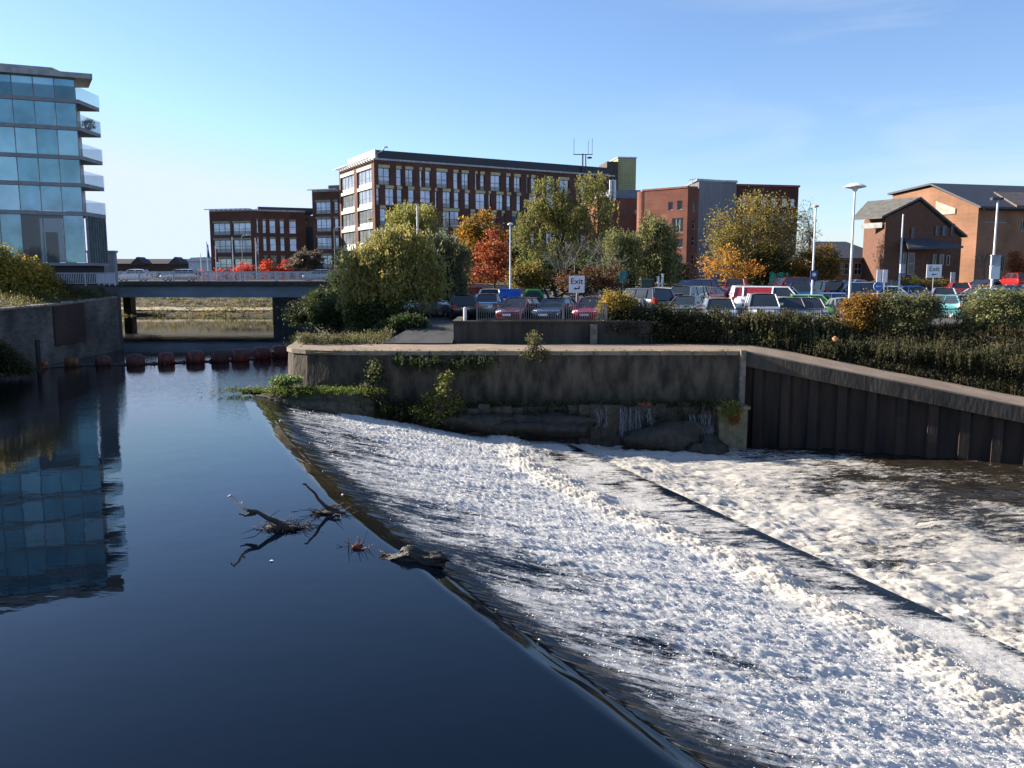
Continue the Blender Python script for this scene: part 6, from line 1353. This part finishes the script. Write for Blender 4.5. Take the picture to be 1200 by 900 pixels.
T('shrub', 'large grey-green bush left of the gap, below the right exit sign', 1062, 395, 41.8, 340, 0, [(.17, .18, .08), (.12, .13, .055), (.09, .09, .04), (.2, .17, .07)], lob=[(1045, 358, 20, 15), (1075, 356, 22, 13), (1060, 374, 36, 18), (1095, 362, 10, 12), (1055, 386, 30, 12)], ncl=290, nleaf=62, rc=.36, size=.13, trunk_r=.06, seed=71, stems=5, cat='shrub')
T('shrub', 'largest pale green bush at the right edge below the white boxes', 1175, 395, 41.0, 334, 0, [(.20, .21, .08), (.15, .16, .06), (.10, .11, .045), (.23, .22, .10)], lob=[(1160, 352, 24, 14), (1190, 356, 24, 16), (1145, 366, 20, 14), (1175, 372, 40, 18), (1215, 360, 24, 20), (1160, 388, 30, 14), (1195, 390, 26, 14)], ncl=360, nleaf=66, rc=.36, size=.13, trunk_r=.06, seed=72, stems=5, cat='shrub')
for k, (px_, Y_, pt, wd, lab) in enumerate(((905, 42.2, 384, 40, 'low trailing shrub by the bend of the path'), (985, 41.2, 388, 46, 'trailing dark shrub above the upper ramp path'), (1060, 40.2, 394, 48, 'trailing shrub hanging over the middle of the ramp path'), (1130, 39.2, 398, 48, 'trailing shrub with pale drooping tips below the gap'), (1200, 38.2, 400, 46, 'trailing dark shrub at the right edge over the ramp path'))):
    x = XA(px_, Y_, 2.5)
    T('shrub', lab, px_, 440, Y_, pt, 0, [(.06, .062, .027), (.035, .038, .018), (.12, .11, .055)], lob=[(px_-wd*.4, pt+14, wd*.55, 14), (px_+wd*.4, pt+15, wd*.55, 14), (px_, pt+28, wd*.9, 18), (px_+wd*.2, pt+44, wd*.85, 14), (px_-wd*.1, pt+54, wd*.9, 10)], ncl=320, nleaf=62, rc=.34, size=.12, trunk_r=.05, seed=80+k, stems=5, cat='shrub', weep=.6, asp=.3, group='trailing shrubs above the ramp path')
# ivy hump at the point, small plants on the walls
rng = np.random.default_rng(77); n = 900
def cover(name, label, pxs, pys, Y, spread, n, size, cols, hgt, nleaf=22, seed=1):
    rg = np.random.default_rng(seed); a = P(pxs[0], pys[0], Y[0]); b = P(pxs[1], pys[1], Y[1]); tt = rg.random(n)
    c = np.array([list(a.lerp(b, float(t_))) for t_ in tt]); c[:, 1] += rg.normal(size=n)*spread; return c
cen = []
while len(cen) < 2600:
    y_ = 41.3+rng.random()**1.3*22; x_ = float(xbank(y_))+.2+rng.random()*9.5
    if x_ > (-6.3 if y_ < 47.5 else -5.5) or (y_-41.3 < .25*(x_+11)*.3): continue
    cen.append([x_, y_, float(zground(x_, y_))+.08+.45*float(vn(np.array(x_*.7), np.array(y_*.7), 8))])
cen = np.array(cen)
V, F, C = leaves(rng, cen, 26, .26, .12, [(.13, .125, .06), (.10, .10, .045), (.07, .075, .03), (.16, .14, .07)], weep=.3, asp=.35)
o = npmesh('ground_cover', V, F, Mleaf(), colors=C); tag(o, 'tangled olive ground cover on the point of the quay', 'ground cover', kind='stuff')
# green shelf at the foot of the round wall end
sv = lump(-9.3, 36.75, -.85, 3.3, 1.0, 1.05, 12, 54, 26, .35); single('bank_shelf', sv, M('shelf_earth', (.10, .085, .055), var=.5, scale=4, bump=1., col2=(.035, .035, .018)), 'small earthy shelf at the water below the rounded wall end', 'bank', (-9.3, 36.7, -.3), smooth=60)
c = np.array([[-9.3+rng.normal()*1.5, 36.5+rng.normal()*.36, .12+rng.random()*.14] for _ in range(420)])
V, F, C = leaves(rng, c, 18, .14, .09, [(.09, .14, .02), (.06, .10, .02), (.13, .13, .03)], asp=.35)
o = npmesh('grass', V, F, Mleaf(), colors=C); tag(o, 'bright green grass on the shelf below the wall end', 'grass', kind='stuff')
T('weed_plant', 'leafy green weed clump at the left tip of the shelf', 333, 455, 36.6, 437, 0, [(.10, .16, .04), (.14, .18, .06)], zb=.1, lob=[(334, 446, 14, 4), (322, 447, 7, 5)], ncl=50, nleaf=30, rc=.2, size=.12, trunk_r=.02, seed=90, cat='plant', nlimb=5)
T('wall_plant', 'wispy olive plant against the wall right of its sunlit end', 437, 470, 36.9, 418, 0, [(.12, .13, .04), (.08, .09, .03)], zb=-.1, lob=[(436, 440, 9, 16), (428, 452, 9, 10), (447, 452, 10, 12), (438, 460, 14, 8)], ncl=70, nleaf=22, rc=.25, size=.11, trunk_r=.025, seed=92, stems=3, twigs=2, inner=.1, cat='plant')
T('shrub', 'yellowing leggy bush growing from the foot of the quay wall', 514, 500, 36.3, 428, 0, [(.20, .19, .04), (.14, .15, .035), (.09, .10, .03)], zb=-1.3, lob=[(520, 448, 7, 14), (508, 468, 18, 12), (528, 474, 14, 14), (495, 482, 16, 8), (515, 486, 22, 10)], ncl=130, nleaf=26, rc=.28, size=.12, trunk_r=.03, seed=93, stems=4, twigs=2, inner=.15, cat='shrub')
T('wall_plant', 'straggly plant rooted at the top of the wall below the maroon car', 626, 425, 37.35, 384, 0, [(.15, .14, .06), (.10, .10, .04)], zb=1.5, lob=[(626, 398, 7, 10), (622, 414, 12, 7), (634, 414, 12, 7), (626, 424, 14, 6)], ncl=80, nleaf=20, rc=.2, size=.09, trunk_r=.02, seed=94, stems=3, twigs=2, inner=.1, cat='plant')
T('wall_ivy', 'dark green growth hanging on the wall top beside the straggly plant', 555, 430, 37.4, 413, 0, [(.05, .075, .02), (.035, .05, .016)], zb=1.1, lob=[(500, 422, 24, 6), (540, 424, 20, 7), (570, 423, 16, 6), (470, 419, 18, 4)], ncl=110, nleaf=30, rc=.2, size=.1, trunk_r=.02, seed=95, weep=.25, cat='plant')
T('grass_tuft', 'tuft of hanging yellow-green grass on the concrete block', 862, 480, 36.05, 468, 0, [(.26, .22, .05), (.18, .19, .05), (.12, .15, .04)], zb=-.6, lob=[(862, 478, 10, 4), (856, 488, 8, 6), (864, 498, 6, 8)], ncl=60, nleaf=40, rc=.2, size=.13, trunk_r=.015, seed=96, weep=.45, asp=.18, cat='plant')
T('grass_tuft', 'russet grass beard hanging below the yellow-green tuft', 866, 500, 35.95, 500, 0, [(.30, .13, .04), (.24, .10, .035)], zb=-1.0, lob=[(866, 508, 4, 6)], ncl=18, nleaf=40, rc=.13, size=.13, trunk_r=.012, seed=97, weep=.35, asp=.15, cat='plant')
c = np.array([[-1+rng.random()*10.5, 36.85+rng.normal()*.15, -.42] for _ in range(150)])
V, F, C = leaves(rng, c, 16, .14, .1, [(.045, .065, .016), (.03, .04, .012), (.08, .09, .02)], weep=.12, asp=.35)
o = npmesh('moss', V, F, Mleaf(), colors=C); tag(o, 'dark moss and weed along the wet ledge', 'moss', kind='stuff')
c = np.array([[x_, 36.75+rng.normal()*.28, -.35-(.35+.12*(x_+7))*rng.random()] for x_ in np.concatenate([-4.5+rng.normal(size=200)*1.7, -6+rng.random(330)*15])])
V, F, C = leaves(rng, c, 20, .3, .13, [(.03, .04, .014), (.05, .05, .018), (.02, .026, .01)], weep=.3, asp=.35)
o = npmesh('bank_weeds', V, F, Mleaf(), colors=C); tag(o, 'dark weeds on the bank below the quay wall', 'weeds', kind='stuff')
# tufts along the wall top
c = np.array([[x_+rng.normal()*.1, 37.6+rng.normal()*.05, 1.85] for x_ in np.concatenate([rng.random(60)*20-9.5, rng.normal(size=20)*2-7])])
V, F, C = leaves(rng, c, 14, .1, .08, [(.12, .14, .03), (.16, .16, .04), (.07, .08, .02)], asp=.3)
o = npmesh('grass', V, F, Mleaf(), colors=C); tag(o, 'small grass tufts along the top of the quay wall', 'grass', kind='stuff')
# leafy cover of the slope between ramp path and car park
rg = np.random.default_rng(12); c = []
while len(c) < 4600:
    x_ = 6.5+rg.random()*28; y_ = 32+rg.random()*12
    din = y_-37.5 if x_ < 10.5 else ((x_-10.5)*4.5+(y_-37.5)*10.2)/math.hypot(4.5, 10.2)
    if din < 4.75 or y_ > 43.6: continue
    c.append([x_, y_, float(zground(x_, y_))+.12+.25*float(vn(np.array(x_*.8), np.array(y_*.8), 4))])
for _ in range(2600):
    s_ = 1+rg.random()*25; d_ = 4.25+rg.random()**1.5*2.6; x_ = 10.5+(s_*10.2+d_*4.5)/11.15; y_ = 37.5+(-s_*4.5+d_*10.2)/11.15
    c.append([x_, y_, float(zground(x_, y_))+.1+.2*rg.random()])
V, F, C = leaves(rg, np.array(c), 24, .3, .12, [(.05, .05, .022), (.033, .035, .016), (.085, .075, .035), (.07, .052, .026)], weep=.2, asp=.35)
o = npmesh('ground_cover', V, F, Mleaf(), colors=C); tag(o, 'low dark ground cover on the slope above the ramp path', 'ground cover', kind='stuff')
rg = np.random.default_rng(14); c = []
for _ in range(700):
    y_ = 40+rg.random()*21.5; x_ = float(xleft(y_))-.15-rg.random()**1.5*7; c.append([x_, y_, float(zleft(x_, y_))+.12+.3*float(vn(np.array(x_), np.array(y_), 5))])
V, F, C = leaves(rg, np.array(c), 22, .35, .14, [(.09, .085, .03), (.05, .055, .02), (.14, .12, .04)], weep=.35, asp=.3)
o = npmesh('ground_cover', V, F, Mleaf(), colors=C); tag(o, 'olive growth spilling over the top of the left river wall', 'ground cover', kind='stuff')
# far bank under the bridge: rough grass and a pale track
c = []
for _ in range(1100):
    x_ = -75+rng.random()*48; y_ = 109.8+rng.random()*14; c.append([x_, y_, float(zfar(x_, y_))+.1])
V, F, C = leaves(rng, np.array(c), 16, .4, .3, [(.20, .17, .07), (.16, .15, .06), (.24, .2, .10), (.09, .10, .04)], asp=.3)
o = npmesh('rough_grass', V, F, Mleaf(), colors=C); tag(o, 'sunlit rough grass on the far bank beyond the bridge', 'grass', kind='stuff')
tr = []
for x_ in np.linspace(-80, -26, 50):
    for q in (0, 1, 2): y_ = 114+q*.8+.02*abs(x_+38); tr.append((x_, y_, float(zfar(x_, y_))+.14))
struct(npmesh('track', np.array(tr), grid_faces(50, 3), M('track_earth', (.45, .38, .28), var=.2)))
# distant tree belt closing the horizon
for k, (px_, Y_, pt, wd, cols, lab) in enumerate(((1010, 150, 300, 60, [DK, G1], 'dark far tree behind the brick hall'), (700, 128, 285, 40, [G1, OL, BRN], 'dull tree in front of the plain red block'), (600, 118, 288, 36, [G1, OL, DK], 'dull green tree behind the red-orange one'), (780, 112, 306, 40, [OL, BRN, DK], 'low olive bush at the foot of the red brick building'), (430, 130, 296, 30, [DK, G1], 'dark bush at the foot of the large office'), (540, 120, 292, 40, [DK, G1, OL], 'dark green tree below the office windows'))):
    T('tree' if k != 3 else 'shrub', lab, px_, 330, Y_, pt, 0, cols, lob=[(px_-wd*.3, pt+16, wd*.35, 14), (px_+wd*.3, pt+16, wd*.35, 14), (px_, pt+12, wd*.3, 12), (px_, pt+28, wd*.6, 12)], ncl=90, nleaf=50, rc=1.1, size=.45, trunk_r=.2, seed=110+k, cat='tree' if k != 3 else 'shrub')
